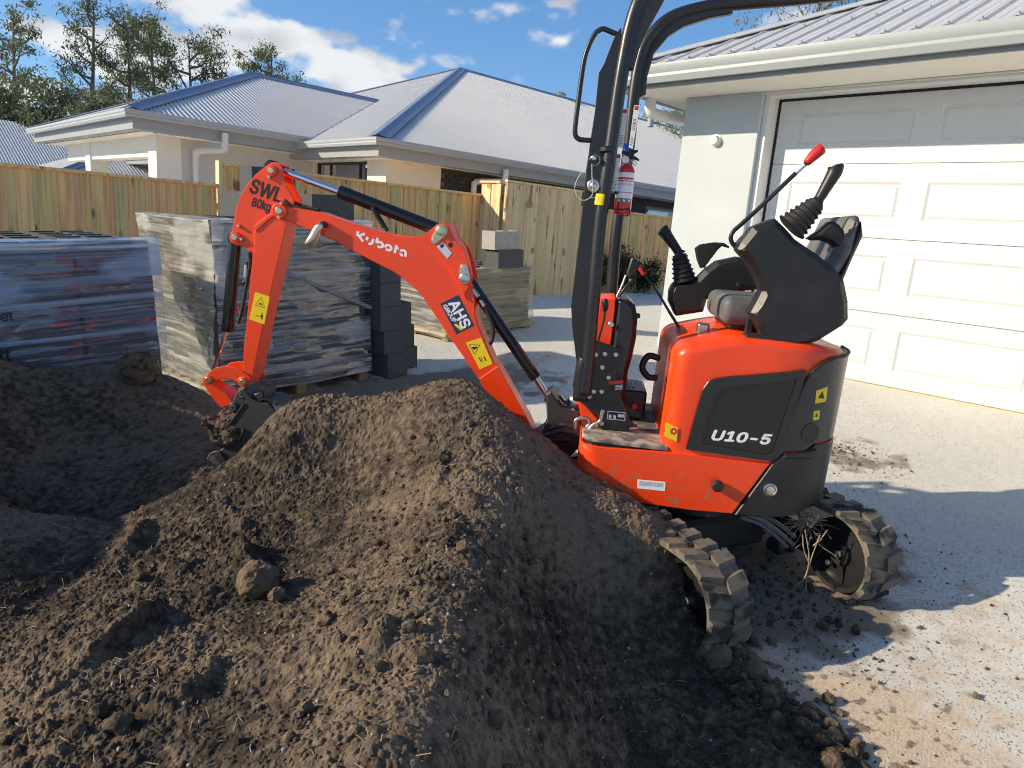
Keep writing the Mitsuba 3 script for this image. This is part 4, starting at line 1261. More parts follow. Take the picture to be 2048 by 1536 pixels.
def text_on(text, o, e, t, v, m, name, parent=None, bold=True, depth=.0008):
    """Flat lettering: baseline from o to e, capitals up to t, in the side plane at v."""
    g = text if not isinstance(text, str) else meshkit.text_mesh(text, 1.0, 1.0, bold)
    if isinstance(text, str) and bold:                  # heavier strokes: the letters laid over themselves, slightly apart
        g = cat(*[moved(g, dx * .022, dy * .022, 0) for dx, dy in ((0, 0), (1, 0), (-1, 0), (0, 1), (0, -1), (.7, .7), (-.7, -.7), (.7, -.7), (-.7, .7))])
    b = g.bounds
    o, e, t = (np.array(q) for q in (o, e, t))
    x, y = (e - o) / (b[1][0] - b[0][0]), (t - o)
    X3, Y3 = x[0] * MU + x[1] * MW, y[0] * MU + y[1] * MW
    P = OM + o[0] * MU + o[1] * MW + v * MV - X3 * b[0][0]
    return part(parent or EX, name, turned(g, [X3, Y3, MV * depth], P), m)


def plate_on(pts, v, m, name, parent=None, th=.0012, label=None):
    return part(parent or EX, name, sl(pts, v, v + th, .0003), m, False, label)


# -- slewing body: side skin follows the plan of the hull
HPLAN = np.array([[0.5,0.0],[0.5,0.305],[0.4987,0.3187],[0.4947,0.3318],[0.4882,0.3439],[0.4795,0.3545],[0.4689,0.3632],[0.4568,0.3697],[0.4437,0.3737],[0.43,0.375],[0.3862,0.375],[0.3423,0.375],[0.2985,0.375],[0.2546,0.375],[0.2108,0.375],[0.1669,0.375],[0.1231,0.375],[0.0792,0.375],[0.0354,0.375],[-0.0085,0.375],[-0.0523,0.375],[-0.0962,0.375],[-0.14,0.375],[-0.1803,0.3748],[-0.2061,0.3741],[-0.2283,0.373],[-0.2482,0.3715],[-0.2667,0.3696],[-0.284,0.3672],[-0.3004,0.3644],[-0.3159,0.3611],[-0.3307,0.3574],[-0.3449,0.3533],[-0.3584,0.3488],[-0.3714,0.3438],[-0.3838,0.3384],[-0.3957,0.3325],[-0.4071,0.3263],[-0.418,0.3196],[-0.4284,0.3125],[-0.4383,0.3049],[-0.4477,0.2969],[-0.4567,0.2885],[-0.4652,0.2796],[-0.4733,0.2703],[-0.4809,0.2606],[-0.488,0.2504],[-0.4947,0.2397],[-0.5009,0.2286],[-0.5067,0.2169],[-0.512,0.2048],[-0.5169,0.1921],[-0.5213,0.1788],[-0.5252,0.1649],[-0.5287,0.1504],[-0.5317,0.135],[-0.5342,0.1188],[-0.5363,0.1015],[-0.5379,0.0827],[-0.5391,0.062],[-0.5398,0.0378],[-0.54,0.0]])
HLEN = np.r_[0, np.cumsum(np.hypot(*np.diff(HPLAN, axis=0).T))]


def on_hull(m, far=False):
    """(along the hull's plan, up, out) to machine coordinates."""
    v = np.asarray(m.vertices)
    t = np.clip(v[:, 0], 0, HLEN[-1])
    x, y = np.interp(t, HLEN, HPLAN[:, 0]), np.interp(t, HLEN, HPLAN[:, 1])
    e = .004
    a, b = np.clip(t - e, 0, HLEN[-1]), np.clip(t + e, 0, HLEN[-1])
    tx, ty = np.interp(b, HLEN, HPLAN[:, 0]) - np.interp(a, HLEN, HPLAN[:, 0]), np.interp(b, HLEN, HPLAN[:, 1]) - np.interp(a, HLEN, HPLAN[:, 1])
    L = np.hypot(tx, ty)
    nx, ny = -ty / L, tx / L
    s = np.sign(np.mean(nx * x + ny * y)) or 1
    q = np.column_stack([x + s * nx * v[:, 2], y + s * ny * v[:, 2], v[:, 1]])
    f = np.asarray(m.faces)
    if far:
        q[:, 1] *= -1
    o = tm(q, f)
    return o


def skin(p, h0, h1, c=.003, r=0.0, far=False, holes=None):
    if holes is not None:
        g = Polygon(rounded(p, r) if r else p).difference(shapely.union_all([Polygon(rounded(h, r) if r else h) for h in holes]))
        s = trimesh.creation.extrude_polygon(g, h1 - h0, engine='earcut')
        s = moved(s, 0, 0, h0)
    else:
        s = slab(p, h0, h1, c, r)
    v, f = trimesh.remesh.subdivide_to_size(s.vertices, s.faces, .035, max_iter=12)
    o = on_hull(tm(v, f), far)
    if not far:
        o.invert()
    return mm(o)


def plan_poly(d=0.0):
    g = Polygon(np.vstack([HPLAN, HPLAN[::-1] * [1, -1]]))
    return g.buffer(0).buffer(-d)


def prism(g, w0, w1, c=.004):
    p = np.array(g.exterior.coords)[:-1]
    return mm(slab(p, w0, w1, c))


ex('revolving_frame', prism(plan_poly(.014), .37, .566), 'black_paint')
sk = [(0.02, .553), (.30, .553), (.45, .554), (.72, .567), (1.085, .567), (.975, .345), (.81, .337), (.5, .342), (.406, .393), (.354, .42), (.30, .43), (.02, .43)]
SK = ex('side_skirt', skin(sk, -.012, .004, .003), 'orange_paint', 40, label='orange lower side panel along the floor')
ex('side_skirt', skin(sk, -.012, .004, .003, far=True), 'orange_paint', 40)
part(SK, 'rubber_stop', mm(on_hull(moved(lathe([(0, 0), (.012, .001), (.0225, .010), (.0235, .026), (.019, .034), (0, .037)], (0, 0, 0), (0, 0, 1), 20), *[(0.8971,0.4599)][0], .004))), 'rubber', 40)
part(SK, 'data_plate', skin([(0.588,0.4385),(0.6992,0.4429),(0.7024,0.4037),(0.5927,0.4016)], .004, .0054, .0003), 'white_print')
for k in range(4):
    a = [(0.5972,0.4322),(0.6932,0.4361),(0.6928,0.4338),(0.5975,0.43)]
    part(SK, 'plate_print', skin([(x, w - .0045 * k) for x, w in a], .0054, .0058, 0), 'hose_grey')
RC = [(1.092, .565), (1.132, .612), (1.215, .618), (1.262, .655), (1.66, .66), (1.66, .37), (1.30, .40), (1.255, .37), (1.176, .352), (.985, .342)]
CC = ex('rear_cover', skin(RC, -.010, .007, .004), 'black_plastic', 40, label='dark moulded lower rear corner cover')
ex('rear_cover', skin(RC, -.010, .007, .004, far=True), 'black_plastic', 40)
part(CC, 'lock', mm(on_hull(moved(lathe([(0, 0), (.026, 0), (.027, .006), (.022, .008), (.019, .003), (.016, .002), (.0155, .007), (.006, .009), (0, .009)], (0, 0, 0), (0, 0, 1), 24), *[(1.1016,0.4638)][0], .006))), 'zinc', 40)
RU = [(1.098, .575), (1.140, .78), (1.172, .925), (1.20, .962), (1.25, .988), (1.30, 1.004), (1.66, 1.012), (1.66, .667), (1.262, .662), (1.212, .624), (1.135, .62)]
UC = ex('rear_panel', skin(RU, -.016, .003, .004), 'satin_grey', 40, label='glossy black upper rear corner')
ex('rear_panel', skin(RU, -.016, .003, .004, far=True), 'satin_grey', 40)
for q in ([(1.2181,0.8727),(1.2708,0.889),(1.2751,0.8292),(1.223,0.8204)], [(1.2238,0.7909),(1.2526,0.7959),(1.2574,0.7575),(1.2296,0.7535)]):
    part(UC, 'warning_label', skin(q, .003, .0042, .0003), 'yellow_print')
    c = np.mean(q, 0)
    s = abs(q[1][0] - q[0][0])
    part(UC, 'warning_mark', skin([c + [-.3 * s, -.2 * s], c + [.3 * s, -.2 * s], c + [0, .35 * s]], .0042, .0047, 0), 'black_print')
part(UC, 'filler_hole', mm(on_hull(moved(lathe([(0, .004), (.034, .004), (.036, .006), (.040, .006), (.041, .002)], (0, 0, 0), (0, 0, 1), 24), *[(1.2268,0.7022)][0], .0))), 'black_print', 40)
part(UC, 'latch', skin([(1.1312,0.6158),(1.2339,0.6317),(1.2642,0.6401),(1.2768,0.6066),(1.243,0.5996),(1.1288,0.5976)], .004, .016, .004), 'black_plastic', 40)
seal = np.array([(1.098, .572), (1.118, .68), (1.140, .785), (1.160, .875), (1.178, .928), (1.205, .962), (1.25, .990), (1.31, 1.006), (1.45, 1.013), (1.60, 1.015)])
sp = curve(seal, 6)
ex('rubber_seal', mm(on_hull(tube(np.column_stack([sp, np.full(len(sp), .002)]), .0055, 8))), 'rubber', True)

# -- engine hood: rings over the plan, rounded into the top
UF = .175
hp = plan_poly(.007).intersection(shapely.box(-1, -1, UF, 1)).buffer(-.055).buffer(.055, quad_segs=6)
hpts = np.array(shapely.segmentize(hp.exterior, .02).coords)[:-1]


def hood_top(u):
    u = np.asarray(u)
    return 1.052 - .36 * np.clip(u + .06, 0, 1) ** 1.15 - .16 * np.clip(-.32 - u, 0, 1)


rings, RF = [], .042
n = len(hpts)
base = ccw(hpts)
for w in (.56, .60, .70, .80, .88):
    lean = .012 * np.clip((w - .65) / .3, 0, 1)
    rings.append(np.column_stack([base, np.full(n, w)]))
for th in np.linspace(0, math.pi / 2, 7):
    q = inset(base, RF * (1 - math.cos(th)) + 1e-4)
    rings.append(np.column_stack([q, hood_top(q[:, 0]) - RF + RF * math.sin(th)]))
hv = np.vstack(rings)
i = np.arange(n)
j = (i + 1) % n
hf = []
for k in range(len(rings) - 1):
    a, b = k * n, (k + 1) * n
    hf += [np.stack([a + i, a + j, b + j], 1), np.stack([a + i, b + j, b + i], 1)]
v2, f2 = trimesh.creation.triangulate_polygon(Polygon(rings[-1][:, :2]), engine='earcut')
v2, f2 = trimesh.remesh.subdivide_to_size(np.column_stack([v2, np.zeros(len(v2))]), f2, .05)
v2[:, 2] = hood_top(v2[:, 0]) 
hood = cat(tm(hv, np.vstack(hf)), tm(v2, f2))
hood.merge_vertices(digits_vertex=5)
HD = ex('engine_hood', mm(hood), 'orange_paint', 50, label='rounded orange engine hood under the seat')
pn = [tuple(q) for q in [(0.7585,0.5886),(0.7751,0.7347),(0.7888,0.8351),(0.8059,0.8685),(0.8273,0.8814),(0.8781,0.8956),(1.1611,0.9512),(1.1561,0.9028),(1.1405,0.7976),(1.1071,0.5943),(1.085,0.5827),(1.0543,0.5829)]]
pn_in = [tuple(q) for q in [(0.8119,0.6208),(0.8235,0.7263),(0.8365,0.8197),(0.8653,0.8496),(1.1296,0.9145),(1.1111,0.7881),(1.0869,0.6118),(1.0508,0.6042)]]
PN = ex('side_cover', skin(pn, -.004, .003, .001), 'gloss_black', 40, label='black inset engine side cover')
part(PN, 'cover_frame', skin(pn, .003, .0085, holes=[pn_in], r=.006), 'black_paint', 40)
lg = meshkit.text_mesh('U10-5', 1.0, 1.0, True)
lg = cat(*[moved(lg, dx * .03, dy * .03, 0) for dx, dy in ((0, 0), (1, 0), (-1, 0), (0, 1), (0, -1), (.7, .7), (-.7, -.7), (.7, -.7), (-.7, .7))])
b = lg.bounds
o, e, t = (np.array(q) for q in [(0.8456,0.6359),(1.0685,0.6443),(0.8566,0.6804)])
lv = np.asarray(lg.vertices)
lv = np.column_stack([o + np.outer((lv[:, 0] - b[0][0]) / (b[1][0] - b[0][0]), e - o) + np.outer((lv[:, 1] - b[0][1]) / (b[1][1] - b[0][1]), t - o), .003 + .0008 * lv[:, 2]])
part(PN, 'lettering', mm(on_hull(tm(lv, lg.faces))), 'white_print')
part(HD, 'warning_label', skin([(0.6686,0.6844),(0.7178,0.6689),(0.721,0.6115),(0.6707,0.6283)], -.004, -.0025, .0003), 'yellow_print')
part(HD, 'warning_mark', mm(on_hull(moved(lathe([(.005, 0), (.011, .0004), (.014, .0004), (.0145, 0)], (0, 0, 0), (0, 0, 1), 16), *[(0.7037,0.6527)][0], -.0024))), 'red_print')
# the dark glossy strip where hood and top meet at the front, and the latch block
ex('hood_trim', mm(tube(curve(np.array([(UF - .004, .20, .70), (UF - .004, .20, .85), (UF - .03, .20, .93), (.10, .20, .975), (.02, .20, 1.022)]), 6), .004, 8)), 'black_paint', True)
ex('seat_latch', mm(moved(rbox((.05, .05, .05), .012), .045, .09, 1.035)), 'zinc', 40)
ex('grommet', mm(moved(rbox((.11, .07, .03), .012), -.13, .31, 1.045)), 'rubber', 40)
# door gap lever seen through the front of the hood
ex('grab_ring', tu([(.20, .06, .80), (.24, .06, .80), (.27, .06, .84), (.25, .06, .89), (.20, .06, .885)], .014), 'black_plastic', True)

# -- floor, step
fl = plan_poly(.004).intersection(shapely.box(UF - .02, -1, 2, 1))
ex('floor_mat', prism(fl, .567, .585, .004), 'floor_rubber', 40, label='muddy grey rubber floor mat')
ex('floor_console', mm(moved(rbox((.20, .26, .13), .015), .33, -.10, .66)), 'black_plastic', 40)
for k in range(4):
    ex('floor_vent', mm(moved(bbox(-.005, .005, -.05, .05, 0, .004), .29 + k * .02, -.08, .725)), 'black_print', False)
ex('button', ro((.28, .03, .655), (.28, .045, .655), .014), 'red_plastic')
ex('pedal', mm(moved(rbox((.08, .06, .02), .006), .40, .12, .62)), 'cast_iron', 40)

# -- front bracket, dash and levers
VB = .225
br = [(0.5527,0.8613),(0.4849,0.8478),(0.4871,0.9565),(0.3867,0.9363),(0.3681,0.9175),(0.3865,0.8336),(0.3587,0.7412),(0.3259,0.6763),(0.2994,0.6297),(0.303,0.5923),(0.4106,0.5832),(0.4334,0.635),(0.5197,0.6941),(0.5577,0.7543)]
BR = ex('post_bracket', sl(br, VB - .014, VB, .002), 'black_paint', 30, label='black bolted plate at the foot of the posts')
for q in [(0.5189,0.7128),(0.484,0.7202),(0.4674,0.7434),(0.4354,0.7471),(0.4399,0.9063),(0.396,0.9081),(0.4766,0.8992),(0.4443,0.8492),(0.4149,0.8095),(0.4225,0.6629),(0.4195,0.6111)]:
    part(BR, 'bolt', ro((q[0], VB, q[1]), (q[0], VB + .008, q[1]), .010, 6, .0015), 'zinc', False)
plate_on([(0.4119,0.7946),(0.3528,0.8052),(0.3488,0.7624),(0.4029,0.7497)], VB + .0005, 'black_print', 'caution_label', BR)
plate_on([(0.4119,0.7946),(0.3528,0.8052),(0.3517,0.7914),(0.4096,0.7802)], VB + .0018, 'red_print', 'caution_stripe', BR, .0004)
for k in range(4):
    plate_on([(a, b - .0055 * k) for a, b in [(0.383,0.7801),(0.3529,0.7862),(0.3526,0.7837),(0.3827,0.7776)]], VB + .0018, 'white_print', 'caution_print', BR, .0003)
pl = [(0.4019,0.6686),(0.3274,0.6698),(0.3243,0.6345),(0.3988,0.6319)]
plate_on(pl, VB + .0005, 'white_print', 'pictogram_plate', BR)
ip = inset(ccw(np.array(pl)), .003)
plate_on(ip, VB + .0018, 'black_print', 'pictogram_ground', BR, .0004)
for q in ([(0.3945,0.6533),(0.3839,0.6533),(0.382,0.6372),(0.3926,0.6372)], [(0.3758,0.6536),(0.3652,0.6536),(0.3633,0.6376),(0.3739,0.6376)], [(0.3573,0.6597),(0.3325,0.6608),(0.3316,0.648),(0.3563,0.6469)]):
    plate_on(q, VB + .0022, 'white_print', 'pictogram', BR, .0003)
ex('post_foot', mm(tube(curve([(0.5204,0.262,0.7092),(0.5233,0.262,0.7725),(0.5232,0.262,0.8461),(0.5157,0.262,0.8886)], 4), [.03] * 13, 16)), 'black_paint', True)
DH = ex('dash', sl([(0.4854,1.1184),(0.4225,1.129),(0.4193,1.0856),(0.4186,0.9231),(0.486,0.9435)], -.15, .15, .004), 'orange_paint', 30, label='orange upright dash panel')
DC = ex('dash_cover', sl([(0.4182,1.1273),(0.3668,1.1284),(0.3374,1.1065),(0.3219,1.0498),(0.3175,0.966),(0.3244,0.8886),(0.3332,0.8252),(0.3322,0.7492),(0.3249,0.6731),(0.3563,0.6693),(0.3906,0.7423),(0.4121,0.8162),(0.4297,0.9112),(0.4178,0.9339)], -.16, .155, .02, .008), 'black_paint', 40, label='glossy black moulded cover behind the dash')
q = [(0.4279,1.0213)][0]
part(DH, 'bolt', ro((q[0], .156, q[1]), (q[0], .166, q[1]), .013, 20, .003), 'zinc')
ex('dash_cap', mm(moved(rbox((.03, .03, .02), .006), *[(0.325,0.1,1.0623)][0])), 'black_plastic', 40)
ex('swing_bracket', sl([(0.5264,0.6917),(0.5023,0.6837),(0.4288,0.6137),(0.4342,0.5688),(0.4976,0.5654)], -.2, .20, .004), 'orange_paint', 30, label='orange front frame plate')
for pts, v in (([(0.5275,0.21,0.5689),(0.5276,0.21,0.6086),(0.491,0.21,0.6219),(0.4718,0.21,0.6023),(0.4809,0.21,0.5702),(0.4507,0.21,0.5652)], .21), ([(0.4724,0.23,0.5725),(0.4546,0.23,0.601),(0.4277,0.23,0.6218),(0.4235,0.23,0.6571)], .23)):
    ex('hydraulic_fitting', tu(pts, .0075), 'zinc', True)
ex('hydraulic_fitting', ro(*[(0.463,0.225,0.5635),(0.4127,0.225,0.5654)], .012), 'zinc')
ex('hydraulic_fitting', ro(*[(0.4555,0.225,0.6083),(0.4333,0.225,0.5979)], .011), 'brass')
for pts in ([(0.1774,0.15,0.5015),(0.5472,0.15,0.5316),(0.5912,0.15,0.5351),(0.6538,0.15,0.5045)], [(0.1701,0.1,0.4754),(0.5442,0.1,0.4853),(0.6101,0.1,0.477),(0.6741,0.1,0.4456)], [(0.1643,0.05,0.4604),(0.5412,0.05,0.4379),(0.6085,0.05,0.4316),(0.6631,0.05,0.408)], [(0.4143,0.12,0.5077),(0.5393,0.12,0.5492),(0.5839,0.12,0.555),(0.6365,0.12,0.5302)]):
    ex('hydraulic_hose', tu(pts[1:], .010), 'rubber', True)
LV = ex('lever', tu([(0.4788,0.2,0.9012),(0.4707,0.2,0.9735),(0.4601,0.2,1.0411),(0.4618,0.2,1.0904),(0.4636,0.2,1.123)], .0045, 10), 'black_paint', True)
part(LV, 'grip', mm(tube(np.array([(0.4603,0.2,1.0782),(0.4607,0.2,1.0987),(0.4649,0.2,1.1167),(0.4681,0.2,1.1266)]), [.009, .013, .014, .008], 14)), 'black_plastic', True)
LV = ex('lever', tu([(0.4322,0.0,1.0757),(0.4028,0.0,1.1549),(0.3851,0.0,1.2213)], .005, 10), 'zinc', True)
part(LV, 'grip', sl([(0.3835,1.2257),(0.3726,1.2929),(0.3626,1.2981),(0.3276,1.2738),(0.3549,1.2199),(0.3708,1.2098)], -.014, .014, .006), 'black_plastic', 40)
LV = ex('lever', tu([(0.4234,0.0,1.0744),(0.3951,0.0,1.1448),(0.3719,0.0,1.1839)], .004, 10), 'black_paint', True)
part(LV, 'knob', mm(moved(trimesh.creation.icosphere(subdivisions=3, radius=.017), *[(0.3565,0.0,1.1983)][0])), 'black_plastic', True)
LV = ex('lever', tu([(0.1015,-0.15,0.9895),(0.1612,-0.15,1.0635),(0.237,-0.15,1.1603),(0.2941,-0.15,1.2199)], [.007] * 9 + [.006] * 8 + [.005] * 8, 10), 'black_paint', True, label='thin lever with a red tip by the dash')
part(LV, 'grip', sl([(0.339,1.2559),(0.3249,1.2683),(0.2927,1.2267),(0.3048,1.2166)], -.162, -.140, .004), 'red_plastic', 40)

# -- two post frame with guard plate
VN, VF = .27, -.2
np_ = [(0.5065,0.27,0.7339),(0.5068,0.27,0.8827),(0.5121,0.27,1.1243),(0.5197,0.27,1.3781),(0.518,0.27,1.53),(0.514,0.27,1.6418),(0.5105,0.27,1.7876),(0.5069,0.27,1.9124),(0.4997,0.27,2.0348),(0.4901,0.27,2.1346),(0.4686,0.27,2.2233),(0.4205,0.27,2.2954),(0.3417,0.27,2.3452),(0.2057,0.27,2.3776),(-0.066,0.27,2.4048)]
PO = ex('frame_post', tu(np_, .0265, 18), 'black_paint', True, label='near tubular post of the protective frame')
fp_ = [(0.4307,-0.2,1.0909),(0.4433,-0.2,1.3859),(0.437,-0.2,1.5739),(0.433,-0.2,1.7569),(0.4373,-0.2,1.9657),(0.4309,-0.2,2.1191),(0.4043,-0.2,2.2108),(0.3253,-0.2,2.3002),(0.1763,-0.2,2.3533),(0.0054,-0.2,2.3799),(-0.1852,-0.2,2.4054),(-0.3873,-0.2,2.4369)]
PF = ex('frame_post', tu(fp_, .0265, 18), 'black_paint', True, label='far tubular post bending back over the seat')
for k in (4,):
    part(PO, 'collar', ro(*[(0.5229,0.27,1.6851),(0.5227,0.27,1.7071)], .033), 'black_paint')
part(PF, 'gusset', sl([(0.4228,1.9709),(0.3884,1.9896),(0.3909,2.0589),(0.374,2.1588),(0.322,2.2296),(0.2644,2.2704),(0.1594,2.3096),(0.0715,2.33),(0.0747,2.3511),(0.206,2.3439),(0.3141,2.295),(0.3974,2.2072),(0.4237,2.1135)], VF - .018, VF + .018, .004), 'black_paint', 30)
part(PO, 'gusset', sl([(0.4894,1.9818),(0.4619,1.9835),(0.4496,2.0603),(0.4298,2.1194),(0.3894,2.2109),(0.3592,2.2788),(0.2688,2.3292),(0.2725,2.355),(0.3902,2.3101),(0.4597,2.2238),(0.4829,2.135)], VN - .018, VN + .018, .004), 'black_paint', 30)
GP = ex('guard_plate', sl([(0.5256,2.1279),(0.5433,2.1064),(0.575,1.999),(0.5901,1.9683),(0.5881,1.8372),(0.5941,1.7063),(0.5965,1.625),(0.5956,1.4957),(0.5954,1.352),(0.5988,1.0906),(0.5824,0.9948),(0.5522,0.8679),(0.5049,0.8649),(0.5121,1.1236),(0.5197,1.3782),(0.518,1.5305),(0.514,1.6426),(0.5105,1.7888),(0.5069,1.9139),(0.507,2.0363)], .255, .268, .002), 'black_paint', 30, label='flat black guard plate beside the near post')
hd = [(0.5869,0.262,1.7269),(0.6175,0.262,1.7264),(0.6409,0.262,1.7302),(0.6553,0.262,1.7565),(0.6542,0.262,1.8684),(0.6497,0.262,1.9978),(0.6377,0.262,2.0577),(0.6186,0.262,2.102),(0.6052,0.262,2.1147),(0.5874,0.262,2.1209),(0.5414,0.262,2.1065)]
ex('grab_handle', tu(hd, .0095, 12, 5), 'black_paint', True, label='bent black grab handle')
hb = [(0.562,1.5601)][0]
hpn = [(0.5715,1.6594)][0]
ex('hinge_plate', sl([(0.5938,1.687),(0.5525,1.6938),(0.5355,1.6622),(0.5373,1.6123),(0.5245,1.552),(0.5414,1.5318),(0.5844,1.5358),(0.5974,1.6167)], .268, .278, .003, .006), 'black_paint', 30)
HP_ = ex('lock_pin', ro((hpn[0], .278, hpn[1]), (hpn[0], .305, hpn[1]), .009), 'zinc')
_a = np.linspace(0, 1.7 * math.pi, 26)
part(HP_, 'ring', mm(tube(np.column_stack([hpn[0] - .004 + .019 * np.cos(_a), np.full(26, .29), hpn[1] - .006 + .019 * np.sin(_a)]), .0016, 6)), 'zinc', True)
ex('hinge_pin', mm(lathe([(0, 0), (.024, 0), (.025, .004), (.022, .007), (.014, .008), (.013, .014), (.006, .018), (0, .018)], (hb[0], .278, hb[1]), (0, 1, 0), 24)), 'zinc', 40)
ex('lanyard', tu([(0.5764,0.3,1.6377),(0.5718,0.3,1.5978),(0.5654,0.3,1.5578),(0.5635,0.3,1.5246),(0.5842,0.3,1.5042),(0.6075,0.3,1.506),(0.6273,0.3,1.5286),(0.6318,0.3,1.5523),(0.6206,0.3,1.5902),(0.5969,0.3,1.6178)], .0013, 6), 'white_cord', True)
ex('lanyard', tu([(0.5683,0.29,1.5154),(0.5471,0.29,1.5153),(0.5317,0.29,1.5147)], .001, 6), 'white_cord', True)
bt = np.linspace(0, 1, 2)
yb = [(0.524,0.27,1.4901),(0.5228,0.27,1.5296)]
ex('warning_band', mm(lathe([(.0268, 0), (.0272, .0), (.0272, .042), (.0268, .042)], yb[0], np.array(yb[1]) - np.array(yb[0]), 24)), 'yellow_print', 40, label='yellow sticker wrapped round the near post')
for pts, v in (([(0.4842,1.8541),(0.4644,1.8548),(0.4667,1.7114),(0.4877,1.7116)], .235), ([(0.4916,1.6879),(0.4711,1.6894),(0.4731,1.548),(0.4944,1.5485)], .235), ([(0.4328,1.938),(0.4084,1.9377),(0.4168,1.7574),(0.4344,1.7622)], -.16)):
    DL = plate_on(pts, v, 'white_print', 'decal_strip')
    pts = np.array(pts)
    a, b_, c_, d_ = pts
    for f0, f1, mm_ in ((.02, .11, 'red_print'),):
        q = [a + (d_ - a) * f0 + (b_ - a) * .12, b_ + (c_ - b_) * f0 - (b_ - a) * .12, b_ + (c_ - b_) * f1 - (b_ - a) * .12, a + (d_ - a) * f1 + (b_ - a) * .12]
        plate_on(q, v + .0013, mm_, 'decal_head', DL, .0003)
    rows_ = (.32, .35, .38, .41, .44, .48, .52, .56, .75, .79, .83, .87, .91) if v < 0 else (.68, .72, .76, .80, .84, .88, .92)
    for f0 in rows_:
        q = [a + (d_ - a) * f0 + (b_ - a) * .15, b_ + (c_ - b_) * f0 - (b_ - a) * .15, b_ + (c_ - b_) * (f0 + .015) - (b_ - a) * .15, a + (d_ - a) * (f0 + .015) + (b_ - a) * .15]
        plate_on(q, v + .0013, 'black_print' if v < 0 else 'hose_grey', 'decal_print', DL, .0003)

# -- seat, side boxes, joysticks
SE = ex('seat_base', mm(moved(rbox((.34, .34, .07), .015), -.21, 0, 1.085)), 'black_plastic', 40)
cu = rbox((.40, .44, .115), .042)
cv = np.asarray(cu.vertices)
cv[:, 2] += .05 * np.clip(-cv[:, 0], 0, 1) - .012 * np.cos(cv[:, 1] * 7)
ex('seat_cushion', mm(moved(tm(cv, cu.faces), -.20, 0, 1.135)), 'seat_vinyl', 40, label='grey black vinyl seat cushion')
bk = sl([(-0.446,1.5436),(-0.4651,1.5358),(-0.4701,1.515),(-0.4683,1.396),(-0.4121,1.2752),(-0.3563,1.2697),(-0.3726,1.3526),(-0.4098,1.4702),(-0.4268,1.528)], -.215, .205, .03, .02)
ex('backrest', bk, 'seat_vinyl', 40, label='low grey seat backrest')
ex('backrest_frame', sl([(-0.4729,1.518),(-0.4883,1.466),(-0.4643,1.3727),(-0.4477,1.2961),(-0.4121,1.2752),(-0.4348,1.3354)], -.20, .19, .01), 'black_plastic', 30)
ex('armrest', sl([(-0.2853,1.4373),(-0.3236,1.4712),(-0.354,1.5065),(-0.3741,1.5099),(-0.3964,1.4988),(-0.4195,1.4712),(-0.4513,1.4455),(-0.4659,1.4095),(-0.4613,1.386),(-0.4501,1.382),(-0.4326,1.4006),(-0.4065,1.404),(-0.3712,1.4267),(-0.3355,1.4361),(-0.3052,1.431)], .13, .19, .015), 'black_plastic', 40, label='black folding armrest before the backrest')
ex('armrest_arm', sl([(-0.4332,1.4149),(-0.4597,1.3942),(-0.4501,1.3234),(-0.4249,1.2738),(-0.389,1.2821)], .14, .175, .006), 'black_plastic', 40)
ex('seat_buckle', mm(moved(rbox((.03, .02, .09), .006), *[(-0.1148,0.21,1.0614)][0])), 'black_plastic', 40)
LB_ = [(-0.0018,1.3697),(-0.0107,1.3964),(-0.0444,1.4585),(-0.1181,1.4963),(-0.1612,1.4634),(-0.2024,1.4265),(-0.294,1.3777),(-0.3607,1.3348),(-0.4007,1.2974),(-0.4302,1.2198),(-0.4436,1.1538),(-0.426,1.1265),(-0.3505,1.0613),(-0.2384,1.008),(-0.1849,1.0114),(-0.1684,1.0271),(-0.0862,1.1393),(-0.1017,1.1808),(-0.1162,1.2275),(-0.0892,1.2753),(-0.0542,1.3221)]
CB = ex('control_box', sl(LB_, .215, .345, .022, .008), 'black_plastic', 40, label='large black moulded control box nearest the viewer')
FB_ = [(0.1611,1.1057),(0.1643,1.1543),(0.1549,1.1864),(0.0504,1.2208),(0.0161,1.2653),(-0.0312,1.3106),(-0.1207,1.3393),(-0.22,1.3015),(-0.2943,1.2545),(-0.2747,1.2117),(-0.1713,1.1877),(-0.0101,1.1335),(-0.0018,1.0734),(0.1211,1.0409)]
CF = ex('control_box', sl(FB_, -.36, -.25, .02, .008), 'black_plastic', 40, label='far side control box with a joystick')
q = [(-0.139,1.2133)][0]
part(CF, 'plug', ro((q[0], -.25, q[1]), (q[0], -.244, q[1]), .012), 'rubber')


def bellows(base, top, r0, r1, folds, parent):
    base, top = np.array(base), np.array(top)
    pr, L = [(0, 0)], np.linalg.norm(top - base)
    for k in range(folds):
        a, b2 = k / folds, (k + .55) / folds
        r = r0 + (r1 - r0) * a
        pr += [(r * .86, a * L), (r, (a + .2 / folds) * L), (r, (a + .42 / folds) * L), (r * .84, b2 * L), (r * .83, (a + .97 / folds) * L)]
    pr += [(r1 * .8, L), (0, L)]
    return part(parent, 'bellows', mm(lathe(pr, base, top - base, 24)), 'rubber', 50)


